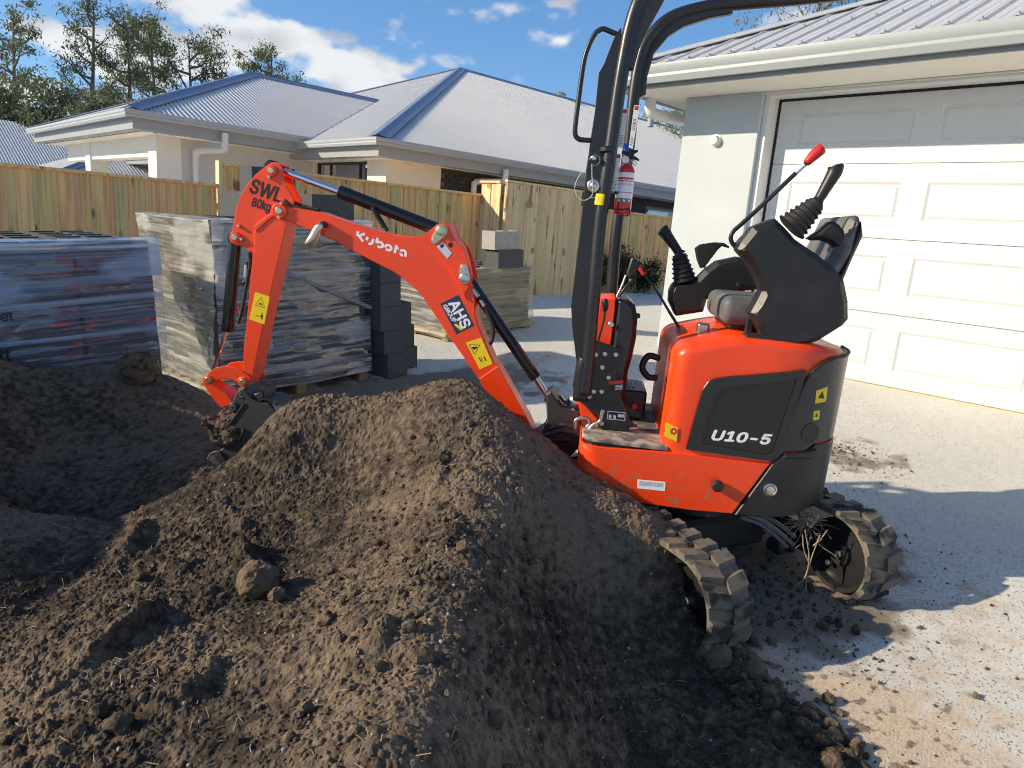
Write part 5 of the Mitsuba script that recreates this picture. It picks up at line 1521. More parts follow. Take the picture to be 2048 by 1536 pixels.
JV = .275
bellows([(-0.1921,0.275,1.4669)][0], [(-0.2706,0.275,1.5644)][0], .062, .034, 6, CB)
J1 = part(CB, 'joystick', mm(tube(curve([(-0.2668,0.275,1.5613),(-0.2808,0.275,1.5924),(-0.2925,0.275,1.623),(-0.3053,0.275,1.6563),(-0.3142,0.275,1.681),(-0.3151,0.275,1.6997),(-0.3126,0.275,1.7075)], 5), np.interp(np.linspace(0, 1, 31), [0, .1, .3, .6, .85, .96, 1], [.030, .019, .021, .026, .028, .022, .004]), 16)), 'black_plastic', True)
bellows([(0.0965,-0.3,1.2029)][0], [(0.1398,-0.3,1.3239)][0], .058, .034, 6, CF)
part(CF, 'joystick', mm(tube(curve([(0.137,-0.3,1.3241),(0.1521,-0.3,1.3434),(0.1711,-0.3,1.3657),(0.1977,-0.3,1.3941),(0.2172,-0.3,1.4163),(0.2313,-0.3,1.4287),(0.239,-0.3,1.4348)], 5), np.interp(np.linspace(0, 1, 31), [0, .1, .3, .6, .85, .96, 1], [.032, .020, .021, .026, .030, .022, .004]), 16)), 'black_plastic', True)
part(CF, 'wrist_grip', sl([(0.0759,1.3597),(0.0555,1.3786),(-0.0099,1.3948),(-0.0505,1.3944),(-0.0762,1.3805),(-0.0739,1.3735),(-0.0425,1.3801),(-0.0252,1.3602),(-0.012,1.3351),(0.0017,1.3133),(0.0122,1.2918),(0.0217,1.2771),(0.0386,1.2714),(0.0589,1.308)], -.30, -.262, .006), 'black_plastic', 40)
part(CF, 'grip_stem', ro(*[(0.0126,-0.28,1.2711),(0.0252,-0.28,1.2871)], .006), 'zinc')
LL = part(CB, 'lock_lever', tu([(-0.0409,0.235,1.3512),(-0.0175,0.235,1.3732),(0.0038,0.235,1.393),(0.0136,0.235,1.4121),(0.0083,0.235,1.437),(-0.0196,0.235,1.469),(-0.0764,0.235,1.5357),(-0.1687,0.235,1.6483),(-0.2221,0.235,1.7133)], .0085, 12), 'black_paint', True, label='long black safety lever with a red grip')
part(CB, 'lever_grip', mm(tube(np.array([(-0.2175,0.235,1.7087),(-0.2251,0.235,1.7179),(-0.2405,0.235,1.7385),(-0.2562,0.235,1.7568),(-0.2669,0.235,1.7667),(-0.2696,0.235,1.7696)]), [.013, .016, .020, .022, .020, .006], 14)), 'red_plastic', True)
part(CB, 'lever_sticker', ro(*[(-0.1858,0.235,1.6704),(-0.214,0.235,1.7035)], .0092), 'silver_print')
part(CB, 'lever_bracket', sl([(-0.0047,1.3939),(-0.0265,1.4242),(-0.0389,1.4169),(-0.0236,1.3814)], .215, .25, .006), 'black_plastic', 40)

# -- swing post, boom, arm, bucket
SW = ex('swing_post', sl([(0.6727,0.6716),(0.6517,0.6881),(0.5996,0.6242),(0.5164,0.6108),(0.4864,0.4631),(0.5387,0.3963),(0.6872,0.3772),(0.7339,0.451),(0.6699,0.5069),(0.6565,0.5561)], -.075, .075, .006), 'cast_iron', 30, label='dark cast swing post carrying the boom')
part(SW, 'clevis', sl([(0.6655,0.6131),(0.6465,0.6459),(0.61,0.6502),(0.5889,0.6261),(0.5193,0.6306),(0.5151,0.593),(0.5837,0.577),(0.6001,0.5558),(0.6494,0.5652)], .03, .06, .004, .006), 'black_paint', 30)
part(SW, 'clevis', sl([(0.6655,0.6131),(0.6465,0.6459),(0.61,0.6502),(0.5889,0.6261),(0.5193,0.6306),(0.5151,0.593),(0.5837,0.577),(0.6001,0.5558),(0.6494,0.5652)], -.06, -.03, .004, .006), 'black_paint', 30)
q = [(0.6304,0.619)][0]
part(SW, 'pin', ro((q[0], -.07, q[1]), (q[0], .07, q[1]), .017), 'zinc')
q = [(0.5468,0.6118)][0]
part(SW, 'pin', ro((q[0], -.07, q[1]), (q[0], .07, q[1]), .009), 'zinc')
part(SW, 'bush', mm(moved(lathe([(0, 0), (.03, 0), (.034, .006), (.034, .03), (.026, .045), (0, .047)], (0, 0, 0), (0, 0, 1), 18), *[(0.5443,0.0,0.6168)][0])), 'zinc', 40)
BW = .062
BO = key_of('boom', EX)
boom = [(1.9516,1.3556),(1.9405,1.3802),(1.9176,1.3864),(1.8944,1.3777),(1.7386,1.3675),(1.6012,1.3325),(1.4467,1.3035),(1.3747,1.2972),(1.3013,1.3006),(1.2642,1.3114),(1.2351,1.3395),(1.2145,1.3603),(1.1889,1.372),(1.1669,1.3708),(1.1363,1.3124),(1.1031,1.2793),(1.0818,1.2301),(1.0612,1.1633),(1.0238,1.0539),(1.0188,0.9906),(0.9912,0.9247),(0.9144,0.7847),(0.8977,0.773),(0.739,0.5429),(0.7005,0.4726),(0.7169,0.4776),(0.9049,0.5927),(0.9777,0.7022),(1.1351,0.8915),(1.2043,0.9767),(1.2683,1.0568),(1.3369,1.1082),(1.3976,1.1417),(1.4645,1.1659),(1.6012,1.2205),(1.6685,1.249),(1.7356,1.2711),(1.8886,1.318),(1.921,1.3259),(1.9466,1.3345)]
put(BO, sl(boom, -.055, BW, .004), 'orange_paint', 30)
labels[BO] = {'label': 'bent orange boom with white lettering'}
lug = [(1.3013,1.3006),(1.2642,1.3114),(1.2351,1.3395),(1.2145,1.3603),(1.1889,1.372),(1.1669,1.3708),(1.1363,1.3124),(1.0867,1.266),(1.0655,1.2188),(1.0473,1.169),(1.0393,1.1373),(1.0547,1.1076),(1.07,1.0755),(1.0591,1.0504),(1.1099,1.1326),(1.169,1.2133),(1.235,1.2715)]
for v0 in (.0625, -.075):
    part(BO, 'lug_plate', sl(lug, v0, v0 + .009, .0015), 'orange_paint', 30)
foot = [(0.9758,0.707),(0.8978,0.7752),(0.739,0.5429),(0.7002,0.4703),(0.7169,0.4776),(0.9049,0.5927)]
part(BO, 'foot_plate', sl(foot, BW, BW + .007, .002), 'orange_paint', 30)
part(BO, 'slot_rim', mm(tube(curve([(0.8487,0.0,0.7135),(0.8365,0.0,0.7262),(0.7958,0.0,0.6892),(0.7451,0.0,0.6266),(0.7104,0.0,0.5616),(0.707,0.0,0.5427),(0.7252,0.0,0.5366),(0.7696,0.0,0.5698),(0.8219,0.0,0.6481),(0.8481,0.0,0.7059)], 4), .004, 8)), 'red_plastic', True) if False else None


def gland(a, b2, v, r, th, m, nm, par, hole=None):
    pass


def keeper(a, b2, r0, r1, v, m):
    """A flat keeper plate with its pin head and bolt."""
    a, b2 = np.array(a), np.array(b2)
    p = shapely.union_all([Point(a).buffer(r0), Point(b2).buffer(r1), Polygon(np.array(Point(a).buffer(r0 * .95).union(Point(b2).buffer(r1 * .95)).convex_hull.exterior.coords))])
    k = part(BO, 'keeper_plate', sl(np.array(p.exterior.coords)[:-1][::4], v, v + .005, .001), m, 30)
    part(BO, 'pin', mm(lathe([(0, .012), (r0 * .60, .011), (r0 * .78, .008), (r0 * .80, 0)], (a[0], v + .004, a[1]), (0, 1, 0), 22)), m, 40)
    part(BO, 'bolt', ro((b2[0], v + .004, b2[1]), (b2[0], v + .011, b2[1]), r1 * .62, 6), 'zinc', False)


kp = [(1.1901,1.3361),(1.2164,1.2941),(1.0749,1.1459),(1.0804,1.188)]
keeper(kp[0], kp[1], .027, .016, .0715, 'pin_gold')
keeper(kp[2], kp[3], .026, .017, .0715, 'zinc')
q = [(1.1471,1.28)][0]
part(BO, 'plug', ro((q[0], .068, q[1]), (q[0], .0725, q[1]), .011), 'black_print')
# arm pivot boss on the boom's tip
ap = [(1.9202,1.3569)][0]
for v0, v1 in ((.0, .076), (-.072, .0)):
    part(BO, 'boss', ro((ap[0], v0, ap[1]), (ap[0], v1, ap[1]), .034, 26, .004), 'orange_paint')
part(BO, 'pin', ro((ap[0], -.08, ap[1]), (ap[0], .081, ap[1]), .0165), 'pin_gold')
for q in [(1.9094,1.3882),(1.9184,1.3261)]:
    part(BO, 'bolt', ro((q[0], .05, q[1]), (q[0], .080, q[1]), .007, 6), 'pin_gold', False)
kub = []
for ln in ([(.08, .42), (.08, 1.03)], [(.80, 1.03), (.30, .56), (.36, .44), (.80, .02)], [(1.12, .76), (1.12, .34)]):
    kub.append(LineString(ln).buffer(.135, cap_style='flat', join_style='bevel'))
_arc = lambda x, y, r, a, b2: [(x + r * math.cos(math.radians(t)), y + r * math.sin(math.radians(t))) for t in np.linspace(a, b2, 16)]
for ln in ([(1.72, .76)] + _arc(1.42, .34, .30, 0, -100), [(2.12, 1.05), (2.12, .40)] , _arc(2.50, .38, .30, 150, -130), _arc(3.38, .38, .30, 200, -140 + 200 - 60 - 60), _arc(3.38, .38, .30, 120, -130), [(4.12, 1.0), (4.12, .02)], [(4.12, .70), (4.42, .70)], _arc(4.92, .40, .28, 170, 0) + [(5.20, .02)], _arc(4.92, .34, .28, 200, 280)):
    kub.append(LineString(ln).buffer(.135, cap_style='flat', join_style='round'))
kg = shapely.union_all(kub)
kmesh = cat(*[trimesh.creation.extrude_polygon(g_, 1.0, engine='earcut') for g_ in getattr(kg, 'geoms', [kg])])
K0 = [(1.575,1.2659),(1.3408,1.2089),(1.5682,1.3012)]
text_on(kmesh, K0[0], K0[1], K0[2], BW + .0002, 'white_print', 'lettering', BO)
AH_ = [(1.1758,1.023),(1.0989,1.0687),(1.0186,0.942),(1.0956,0.8953)]
AB = plate_on(AH_, BW + .0002, 'blue_print', 'company_sticker', BO)
T1 = [[(1.1406,1.0292),(1.0687,0.9191),(1.1023,1.0539)], [(1.1644,1.0135),(1.1111,0.9436),(1.1506,1.0249)]]
text_on('AHS', *T1[0], BW + .0016, 'white_print', 'lettering', BO)
text_on('GROUP', *T1[1], BW + .0016, 'white_print', 'lettering', BO)
plate_on([(1.1094,0.936),(1.0986,0.9427),(1.0656,0.9217),(1.0762,0.9138)], BW + .0016, 'yellow_print', 'sticker_bar', BO, .0005)
yl = [(1.049,0.8623),(0.9818,0.8915),(0.9214,0.7808),(0.9775,0.7485)]
plate_on(yl, BW + .0002, 'yellow_print', 'warning_label', BO)
tr = [np.array(q) for q in [(1.0361,0.8564),(0.9843,0.8598),(1.0062,0.8119)]]
c = sum(tr) / 3
part(BO, 'warning_mark', cat(*[sl([tr[i], tr[(i + 1) % 3], c + (tr[(i + 1) % 3] - c) * .82, c + (tr[i] - c) * .82], BW + .0014, BW + .0018, 0) for i in range(3)], sl([(1.022,0.8454),(1.0004,0.8507),(0.9955,0.844),(1.0123,0.8333)], BW + .0014, BW + .0018, 0)), 'black_print')
part(BO, 'warning_print', cat(*[sl([(0.9862,0.8009),(0.9819,0.8028),(0.9716,0.7848),(0.9759,0.7828)] , BW + .0014, BW + .0017, 0), sl([(0.9662,0.8075),(0.9605,0.8096),(0.9503,0.7931),(0.9544,0.7897)], BW + .0014, BW + .0017, 0), sl([(0.9776,0.8033),(0.9747,0.8044),(0.9645,0.7871),(0.9673,0.786)], BW + .0014, BW + .0017, 0)]), 'black_print')
SP = plate_on([(1.2071,1.2673),(1.1821,1.2903),(1.1374,1.246),(1.1571,1.2199)], .0718, 'silver_print', 'serial_plate', BO)
plate_on([(1.1944,1.2705),(1.1815,1.2821),(1.1723,1.2726),(1.1844,1.2618)], .0731, 'blue_print', 'serial_mark', SP, .0003)
# work light hanging under the boom
wl = [(1.7143,0.085,1.3158),(1.7344,0.085,1.2985),(1.7539,0.085,1.2576),(1.7755,0.085,1.222)]
WLt = part(BO, 'work_light', mm(tube(np.array(wl), [.012, .019, .021, .022], 16)), 'zinc', True, label='silver hose coupling hanging on the boom side')
part(WLt, 'base', ro(*[(wl[0][0], .062, wl[0][2]), (wl[0][0], .095, wl[0][2])], .014), 'black_paint')
# rams
def ram(p_barrel, p_neck, p_rod, v, rb, rr, eye_b, eye_r, label):
    k = key_of('ram', EX)
    a, b2, c2 = (np.array([q[0], v, q[1]]) for q in (p_barrel, p_neck, p_rod))
    d = (b2 - a) / np.linalg.norm(b2 - a)
    L = np.linalg.norm(b2 - a)
    put(k, mm(lathe([(0, .0), (rb * .8, .004), (rb, .012), (rb, L - .05), (rb * 1.05, L - .048), (rb * 1.05, L - .004), (rb * .95, L), (0, L)], a, d, 26)), 'gloss_black', 40)
    labels[k] = {'label': label}
    part(k, 'rod', mm(rod(b2 - d * .02, c2, rr, 20)), 'chrome', 40)
    part(k, 'eye', mm(rod(a + [0, -eye_b, 0], a + [0, eye_b, 0], rb * 1.05, 22)), 'black_paint', 40)
    part(k, 'eye', mm(cat(rod(c2 + [0, -eye_r, 0], c2 + [0, eye_r, 0], rr * 1.9, 22), rod(c2, c2 - d * rr * 3.4, rr * 1.45, 18))), 'black_paint', 40)
    return k


k1 = ram([(1.204,1.3342)][0], [(1.6761,1.4633)][0], [(1.9877,1.5408)][0], .0, .0285, .0165, .045, .028, 'long ram along the top of the boom')
k2 = ram([(1.0924,1.1616)][0], [(0.7282,0.7257)][0], [(0.6341,0.606)][0], .0, .0255, .0155, .05, .026, 'ram under the boom')
k3 = ram([(2.157,1.2176)][0], [(2.1973,0.7837)][0], [(2.2828,0.5419)][0], .0, .0285, .0085, .03, .022, 'bucket ram in front of the arm')
for k, pts in ((k1, [(1.4525,0.045,1.3267),(1.491,0.045,1.3766),(1.5082,0.045,1.407)]), (k2, [(1.0442,0.045,1.0951),(1.0131,0.045,1.0697),(0.9772,0.045,1.0217),(0.9499,0.045,0.9726),(0.9344,0.045,0.9278),(0.9363,0.045,0.8809),(0.9436,0.045,0.8625)]), (k3, [(2.0821,0.045,1.1179),(2.0757,0.045,1.0951),(2.0784,0.045,1.0479),(2.0969,0.045,1.0225),(2.1156,0.045,1.0237)]), (k3, [(2.0675,0.05,1.1659),(2.0627,0.05,1.1083),(2.0757,0.05,1.0367),(2.0877,0.05,0.9645),(2.1028,0.05,0.8853),(2.1183,0.05,0.8354)])):
    part(k, 'hose', tu(pts, .008, 10), 'rubber', True)
part(k2, 'fitting', ro(*[(1.0442,0.046,1.098),(1.0127,0.046,1.0669)], .011), 'zinc')
part(k2, 'fitting', ro(*[(1.0029,0.046,1.0536),(0.9833,0.046,1.0269)], .0095), 'zinc')
part(k3, 'fitting', ro(*[(2.0833,0.046,1.1062),(2.0872,0.046,1.0471)], .009), 'zinc')
part(k3, 'fitting', ro(*[(2.1195,0.046,0.9102),(2.1017,0.046,0.8759)], .008), 'red_plastic')
for pts in ([(1.9228,0.03,1.4196),(1.8667,0.03,1.3963),(1.8156,0.03,1.3834),(1.751,0.03,1.3761)], [(1.911,0.045,1.4048),(1.8643,0.045,1.3787),(1.8227,0.045,1.3694),(1.7629,0.045,1.3659)], [(1.5286,-0.01,1.4139),(1.4847,-0.01,1.3571),(1.4526,-0.01,1.3121)]):
    part(BO, 'hose', tu(pts, .008, 10), 'rubber', True)
# arm
AR = key_of('arm', EX)
AW2 = .058
box = [(2.0419,1.2501),(2.0096,1.2922),(1.9502,1.3536),(1.8895,1.318),(1.9192,1.1756),(1.9482,1.0505),(1.9854,0.8833),(2.0171,0.7219),(2.0425,0.591),(2.0619,0.56),(2.094,0.5851),(2.0863,0.7143),(2.0739,0.8441),(2.0629,0.9714),(2.0523,1.1077),(2.0411,1.1754)]
put(AR, sl(box, -AW2, AW2, .003), 'orange_paint', 30)
labels[AR] = {'label': 'orange dipper arm with black capacity lettering'}
lugp = [(1.9861,1.5492),(1.9725,1.5587),(1.9566,1.5621),(1.9314,1.5577),(1.9195,1.5335),(1.9167,1.5063),(1.8997,1.4589),(1.8689,1.4168),(1.8636,1.383),(1.8945,1.3178),(1.9527,1.0494),(2.0178,1.1328),(2.0532,1.125),(2.0654,1.1596),(2.0893,1.184),(2.132,1.189),(2.1581,1.1977),(2.1677,1.2189),(2.1582,1.2397),(2.1512,1.2513),(2.1442,1.2849),(2.1327,1.3491),(2.1119,1.4071),(2.0797,1.4591),(2.0453,1.5002),(2.0111,1.5304)]
for v0 in (.036, -.047):
    part(AR, 'lug_plate', sl(lugp, v0, v0 + .011, .002), 'orange_paint', 30)
part(AR, 'rib', sl([(2.0375,1.281),(1.9502,1.3558),(1.9431,1.3413),(2.0326,1.2575)], .047, .064, .002), 'orange_paint', 30)
for px_, rr, m_ in (([(1.9658,1.5244)][0], .024, 'pin_gold'), ([(2.1323,1.2233)][0], .025, 'pin_gold')):
    part(AR, 'boss', ro((px_[0], -.055, px_[1]), (px_[0], .060, px_[1]), rr, 26, .003), 'orange_paint')
    part(AR, 'pin', ro((px_[0], -.06, px_[1]), (px_[0], .065, px_[1]), rr * .58), m_)
for q in [(1.9762,1.4956),(2.1018,1.2175),(2.1156,1.2735)]:
    part(AR, 'bolt', ro((q[0], .046, q[1]), (q[0], .062, q[1]), .0075, 12), 'pin_gold')
text_on('SWL', *[(2.0745,1.4278),(1.9286,1.3914),(2.055,1.4838)], .0472, 'black_print', 'lettering', AR)
text_on('80kg', *[(2.0612,1.3672),(1.9749,1.3488),(2.0537,1.4049)], .0472, 'black_print', 'lettering', AR)
yl = [(2.0335,0.9885),(1.9633,0.9736),(1.9882,0.8441),(2.0603,0.8606)]
plate_on(yl, AW2 + .0002, 'yellow_print', 'warning_label', AR)
tr = [np.array(q) for q in [(2.0035,0.969),(1.9855,0.9198),(2.0328,0.9281)]]
c = sum(tr) / 3
part(AR, 'warning_mark', cat(*[sl([tr[i], tr[(i + 1) % 3], c + (tr[(i + 1) % 3] - c) * .84, c + (tr[i] - c) * .84], AW2 + .0014, AW2 + .0018, 0) for i in range(3)], sl([(2.0143,0.94),(1.9988,0.9387),(2.0018,0.9312),(2.0155,0.9334)], AW2 + .0014, AW2 + .0018, 0)), 'black_print')
part(AR, 'warning_print', cat(sl([(2.0043,0.8874),(1.9937,0.8867),(1.996,0.8733),(1.9972,0.8642),(2.0009,0.8644),(2.0023,0.8727),(2.0054,0.8735)], AW2 + .0014, AW2 + .0018, 0), sl([(2.0013,0.8955),(1.9951,0.895),(1.9963,0.8895),(2.0019,0.8901)], AW2 + .0014, AW2 + .0018, 0), sl([(2.0274,0.8832),(2.0105,0.8814),(2.0111,0.8777),(2.028,0.8796)], AW2 + .0014, AW2 + .0018, 0)), 'black_print')
# bucket links
LK = [(2.269,0.5555),(2.261,0.5783),(2.2457,0.5953),(2.2148,0.6184),(2.1756,0.6304),(2.1366,0.6316),(2.0976,0.6198),(2.0586,0.6015),(2.0439,0.5825),(2.0471,0.5593),(2.0693,0.5458),(2.0944,0.5456),(2.1112,0.56),(2.1476,0.5728),(2.1925,0.5676),(2.2291,0.5464),(2.246,0.5335),(2.2629,0.537)]
for v0 in (.062, -.072):
    KL = ex('bucket_link', sl(LK, v0, v0 + .010, .002), 'orange_paint', 30, label='curved orange bucket link' if v0 > 0 else None)
    for q, r in (([(2.251,0.5548)][0], .024), ([(2.0806,0.5663)][0], .025)):
        part(KL, 'boss', ro((q[0], v0 - .002, q[1]), (q[0], v0 + (.018 if v0 > 0 else .012), q[1]), r, 22), 'orange_paint')
for q in [(2.2492,0.5566),(2.0791,0.5675)]:
    pin(q, -.085, .086, .015)
TL = sl([(2.3045,0.5417),(2.2773,0.5448),(2.2284,0.5168),(2.1765,0.4976),(2.1418,0.4594),(2.1619,0.4344),(2.1948,0.4179),(2.2255,0.4381),(2.2573,0.474),(2.2803,0.5051)], -.05, .05, .006)
ex('tipping_link', TL, 'orange_paint', 30, label='orange link down to the bucket')
# bucket
BK = key_of('bucket', EX)
put(BK, sl([(2.0895,0.5298),(2.056,0.4984),(2.0586,0.4707),(2.0945,0.4169),(2.1421,0.3501),(2.111,0.3316),(2.1221,0.2685),(2.1903,0.2202),(2.2534,0.1665),(2.3182,0.0132),(2.2603,-0.0257),(2.1329,0.0152),(1.9964,0.1202),(1.9196,0.2719),(1.8963,0.375),(1.9114,0.4501),(1.9451,0.4843),(1.9837,0.4797),(2.0338,0.501),(2.0674,0.5406)], .088, .100, .002), 'cast_iron', 30)
labels[BK] = {'label': 'black digging bucket half buried in soil'}
part(BK, 'side_plate', sl([(2.0895,0.5298),(2.056,0.4984),(2.0586,0.4707),(2.0945,0.4169),(2.1421,0.3501),(2.111,0.3316),(2.1221,0.2685),(2.1903,0.2202),(2.2534,0.1665),(2.3182,0.0132),(2.2603,-0.0257),(2.1329,0.0152),(1.9964,0.1202),(1.9196,0.2719),(1.8963,0.375),(1.9114,0.4501),(1.9451,0.4843),(1.9837,0.4797),(2.0338,0.501),(2.0674,0.5406)], -.10, -.088, .002), 'cast_iron', 30)
shell = np.array([(1.9837,0.4797),(1.9451,0.4843),(1.9114,0.4501),(1.8963,0.375),(1.9196,0.2719),(1.9964,0.1202),(2.1329,0.0152),(2.2603,-0.0257),(2.3182,0.0132)])
shell = np.array([(q[0], q[1]) for q in curve(np.column_stack([shell, shell[:, 0] * 0]), 5)])
sh2 = shell + np.array([.010, .012])
part(BK, 'shell', sl(np.vstack([shell, sh2[::-1]]), -.088, .088, 0), 'worn_steel', 30)
part(BK, 'side_cutter', sl([(2.3062,0.0251),(2.2505,0.1661),(2.2246,0.2092),(2.1961,0.2265),(2.1762,0.2256),(2.1194,0.1548),(2.1706,0.1103),(2.2512,0.0511)], .100, .112, .002), 'worn_steel', 30, label='worn steel lip of the bucket')
for q in [(2.0824,0.5066),(2.128,0.438)]:
    part(BK, 'ear', ro((q[0], -.075, q[1]), (q[0], .078, q[1]), .024, 22), 'cast_iron')
    part(BK, 'pin', mm(lathe([(.006, .082), (.013, .082), (.015, .078), (.0155, .0)], (q[0], 0, q[1]), (0, 1, 0), 18)), 'zinc', 40)
part(BK, 'ear_plate', sl([(2.1109,0.5289),(2.0774,0.5411),(2.0491,0.5005),(1.9826,0.5439),(1.9849,0.4999),(1.9204,0.4746),(1.9251,0.4243),(1.9919,0.3939),(2.0821,0.3996),(2.1273,0.3997),(2.1585,0.4293),(2.1388,0.4595)], -.065, .065, .006), 'cast_iron', 30)
part(BK, 'edge', sl([(2.0614,0.4759),(2.0536,0.4713),(2.1381,0.3439),(2.1449,0.3497)], .098, .106, .001), 'worn_steel', 30)
part(BK, 'edge', sl([(2.0625,0.3555),(2.0558,0.3524),(2.0777,0.2858),(2.0862,0.2892)], .10, .11, .001), 'worn_steel', 30)
_bs = roughen(sl([(2.2694,0.3652),(2.207,0.3617),(2.1504,0.3686),(2.0939,0.3477),(2.0823,0.2931),(2.1161,0.255),(2.1901,0.2512),(2.2072,0.2773),(2.2469,0.3287)], -.14, .125, .02, .004), 0, 1)
_bv, _bf = trimesh.remesh.subdivide_to_size(_bs.vertices, _bs.faces, .012, max_iter=12)
_bm2 = tm(_bv, _bf)
_bm2.merge_vertices(digits_vertex=5)
solo('soil_clod', roughen(roughen(_bm2, .02, .05, 3), .008, .012, 5), 'soil', 'soil heaped in the mouth of the digger bucket', 'clod', True)

# -- tracks
TA_, TB_ = np.array([.3444, .9384, 0]), np.array([.9384, -.3443, 0])      # along, across
TC = np.array([OM[0], OM[1], -.325]) + TB_ * .05
TZ = np.array([0, 0, 1.0])
HL, TR, TWd = .55, .174, .18
nseg = 240
per = 4 * HL + 2 * math.pi * TR


def track_at(s):
    """Point (along, up) and outward normal at distance s round the track."""
    s = s % per
    if s < 2 * HL:
        return np.array([-HL + s, TR]), np.array([0, 1.0])
    s -= 2 * HL
    if s < math.pi * TR:
        a = math.pi / 2 - s / TR
        return np.array([HL + TR * math.cos(a), TR * math.sin(a)]), np.array([math.cos(a), math.sin(a)])
    s -= math.pi * TR
    if s < 2 * HL:
        return np.array([HL - s, -TR]), np.array([0, -1.0])
    s -= 2 * HL
    a = -math.pi / 2 - s / TR
    return np.array([-HL + TR * math.cos(a), TR * math.sin(a)]), np.array([math.cos(a), math.sin(a)])


def tmm(m, side):
    return turned(m, [TA_, TB_, TZ], TC + TB_ * (side * .36 - (.085 if side < 0 else 0)) - TA_ * (.06 if side < 0 else 0) + TZ * (TR + .026 - (.05 if side < 0 else 0)))


LUG = 36
for side in (-1, 1):
    kt = key_of('track', EX)
    rows, fs = [], []
    prof = [(-.09, -.006), (-.09, .004), (-.084, .007), (.084, .007), (.09, .004), (.09, -.006)]
    for k in range(nseg):
        p, nn = track_at(k * per / nseg)
        for y, o in prof:
            rows.append((p[0] + nn[0] * o, y, p[1] + nn[1] * o))
    m_ = len(prof)
    for k in range(nseg):
        for q in range(m_):
            a, b2 = k * m_ + q, k * m_ + (q + 1) % m_
            c2, d2 = ((k + 1) % nseg) * m_ + (q + 1) % m_, ((k + 1) % nseg) * m_ + q
            fs.append([a, b2, c2, d2])
    put(kt, tmm(tm(rows, fs), side), 'track_rubber', 40)
    labels[kt] = {'label': 'rubber track ' + ('nearer the heap, half buried' if side < 0 else 'standing on the open concrete')}
    for k in range(LUG):
        for row in (-1, 1):
            s0 = (k + (.0 if row < 0 else .5)) * per / LUG
            p, nn = track_at(s0)
            tt = np.array([nn[1], -nn[0]])
            y0, y1 = (.006, .093) if row > 0 else (-.093, -.006)
            pts = []
            for yy in (y0, y1):
                w_in, w_out = (.032, .024)
                sk_ = .010 * (1 if (yy == y1) == (row > 0) else -1)
                for o, hw in ((.0, w_in), (.0165, w_out)):
                    for sgn in (-1, 1):
                        c2 = p + nn * (.004 + o) + tt * (sgn * hw + sk_)
                        pts.append((c2[0], yy - np.sign(yy) * (.003 if o > 0 else 0), c2[1]))
            part(kt, 'tread_lug', tmm(hull(pts), side), 'track_rubber')
    fr = slab([(-HL + .1, -.07), (HL - .1, -.07), (HL - .06, .0), (HL - .12, .05), (-HL + .12, .05), (-HL + .06, .0)], -.05, .05, .008)
    part(kt, 'track_frame', tmm(turned(fr, [[1, 0, 0], [0, 0, 1], [0, 1, 0]]), side), 'black_paint', 30)
    for x, r in ((-HL, .156), (HL, .156)):
        part(kt, 'idler', tmm(lathe([(.02, -.034), (.045, -.036), (.05, -.02), (r - .03, -.016), (r - .02, -.045), (r - .004, -.048), (r, -.04), (r, .04), (r - .004, .048), (r - .02, .045), (r - .03, .016), (.05, .02), (.045, .036), (.02, .034)], (x, 0, 0), (0, 1, 0), 36), side), 'black_paint', 40)
        part(kt, 'hub_bolt', tmm(rod((x, -.05, 0), (x, .05, 0), .018, 16), side), 'zinc')
        part(kt, 'hub_bolt', tmm(rod((x + .03, -.058 , -.05), (x + .03, -.02, -.05), .012, 6), side), 'zinc', False)
    for x in (-.22, 0, .22):
        part(kt, 'roller', tmm(lathe([(0, -.05), (.04, -.05), (.045, -.045), (.045, -.02), (.03, -.018), (.03, .018), (.045, .02), (.045, .045), (.04, .05), (0, .05)], (x, 0, -.118), (0, 1, 0), 20), side), 'cast_iron', 40)
CF_ = bbox(-.22, .22, -.26, .26, -.02, .13, .02)
ex('undercarriage', turned(cat(CF_, lathe([(0, .13), (.20, .13), (.20, .20), (.24, .20), (.24, .235), (0, .235)], (0, 0, 0), (0, 0, 1), 36)), [TA_, TB_, TZ], TC + TZ * .12), 'cast_iron', 30)
ex('slew_ring', mm(lathe([(.20, .30), (.23, .30), (.23, .372), (.20, .372)], (0, 0, 0), (0, 0, 1), 36)), 'cast_iron', 40)
wp = lambda pts: [tuple(np.array(p)) for p in pts]
for pts in ([(-0.0545,0.16,0.2802),(-0.091,0.16,0.2204),(-0.0936,0.16,0.174),(-0.0674,0.16,0.1184),(-0.0311,0.16,0.0703)], [(-0.0372,0.13,0.2658),(-0.067,0.13,0.209),(-0.0674,0.13,0.1618),(-0.0422,0.13,0.1105),(-0.0048,0.13,0.0667)], [(-0.0265,0.1,0.2476),(-0.0481,0.1,0.2032),(-0.0441,0.1,0.1549),(-0.02,0.1,0.1082),(0.0136,0.1,0.0645)]):
    ex('travel_hose', tu(pts, .0105, 12), 'hose_grey', True)
for pts in ([(-0.2309,0.18,0.2762),(-0.2957,0.18,0.2625),(-0.3641,0.18,0.2263),(-0.4485,0.18,0.1694)], [(-0.2627,0.14,0.2595),(-0.3371,0.14,0.2561),(-0.4055,0.14,0.2241),(-0.4645,0.14,0.186)], [(-0.2176,0.16,0.2522),(-0.305,0.16,0.2323),(-0.3747,0.16,0.1913),(-0.435,0.16,0.1442)]):
    ex('travel_hose', tu(pts, .010, 12), 'hose_grey', True)
ex('tag', sl([(-0.1736,0.092),(-0.1978,0.1052),(-0.2014,0.0672),(-0.1772,0.0539)], .099, .101, 0), 'white_print', False)
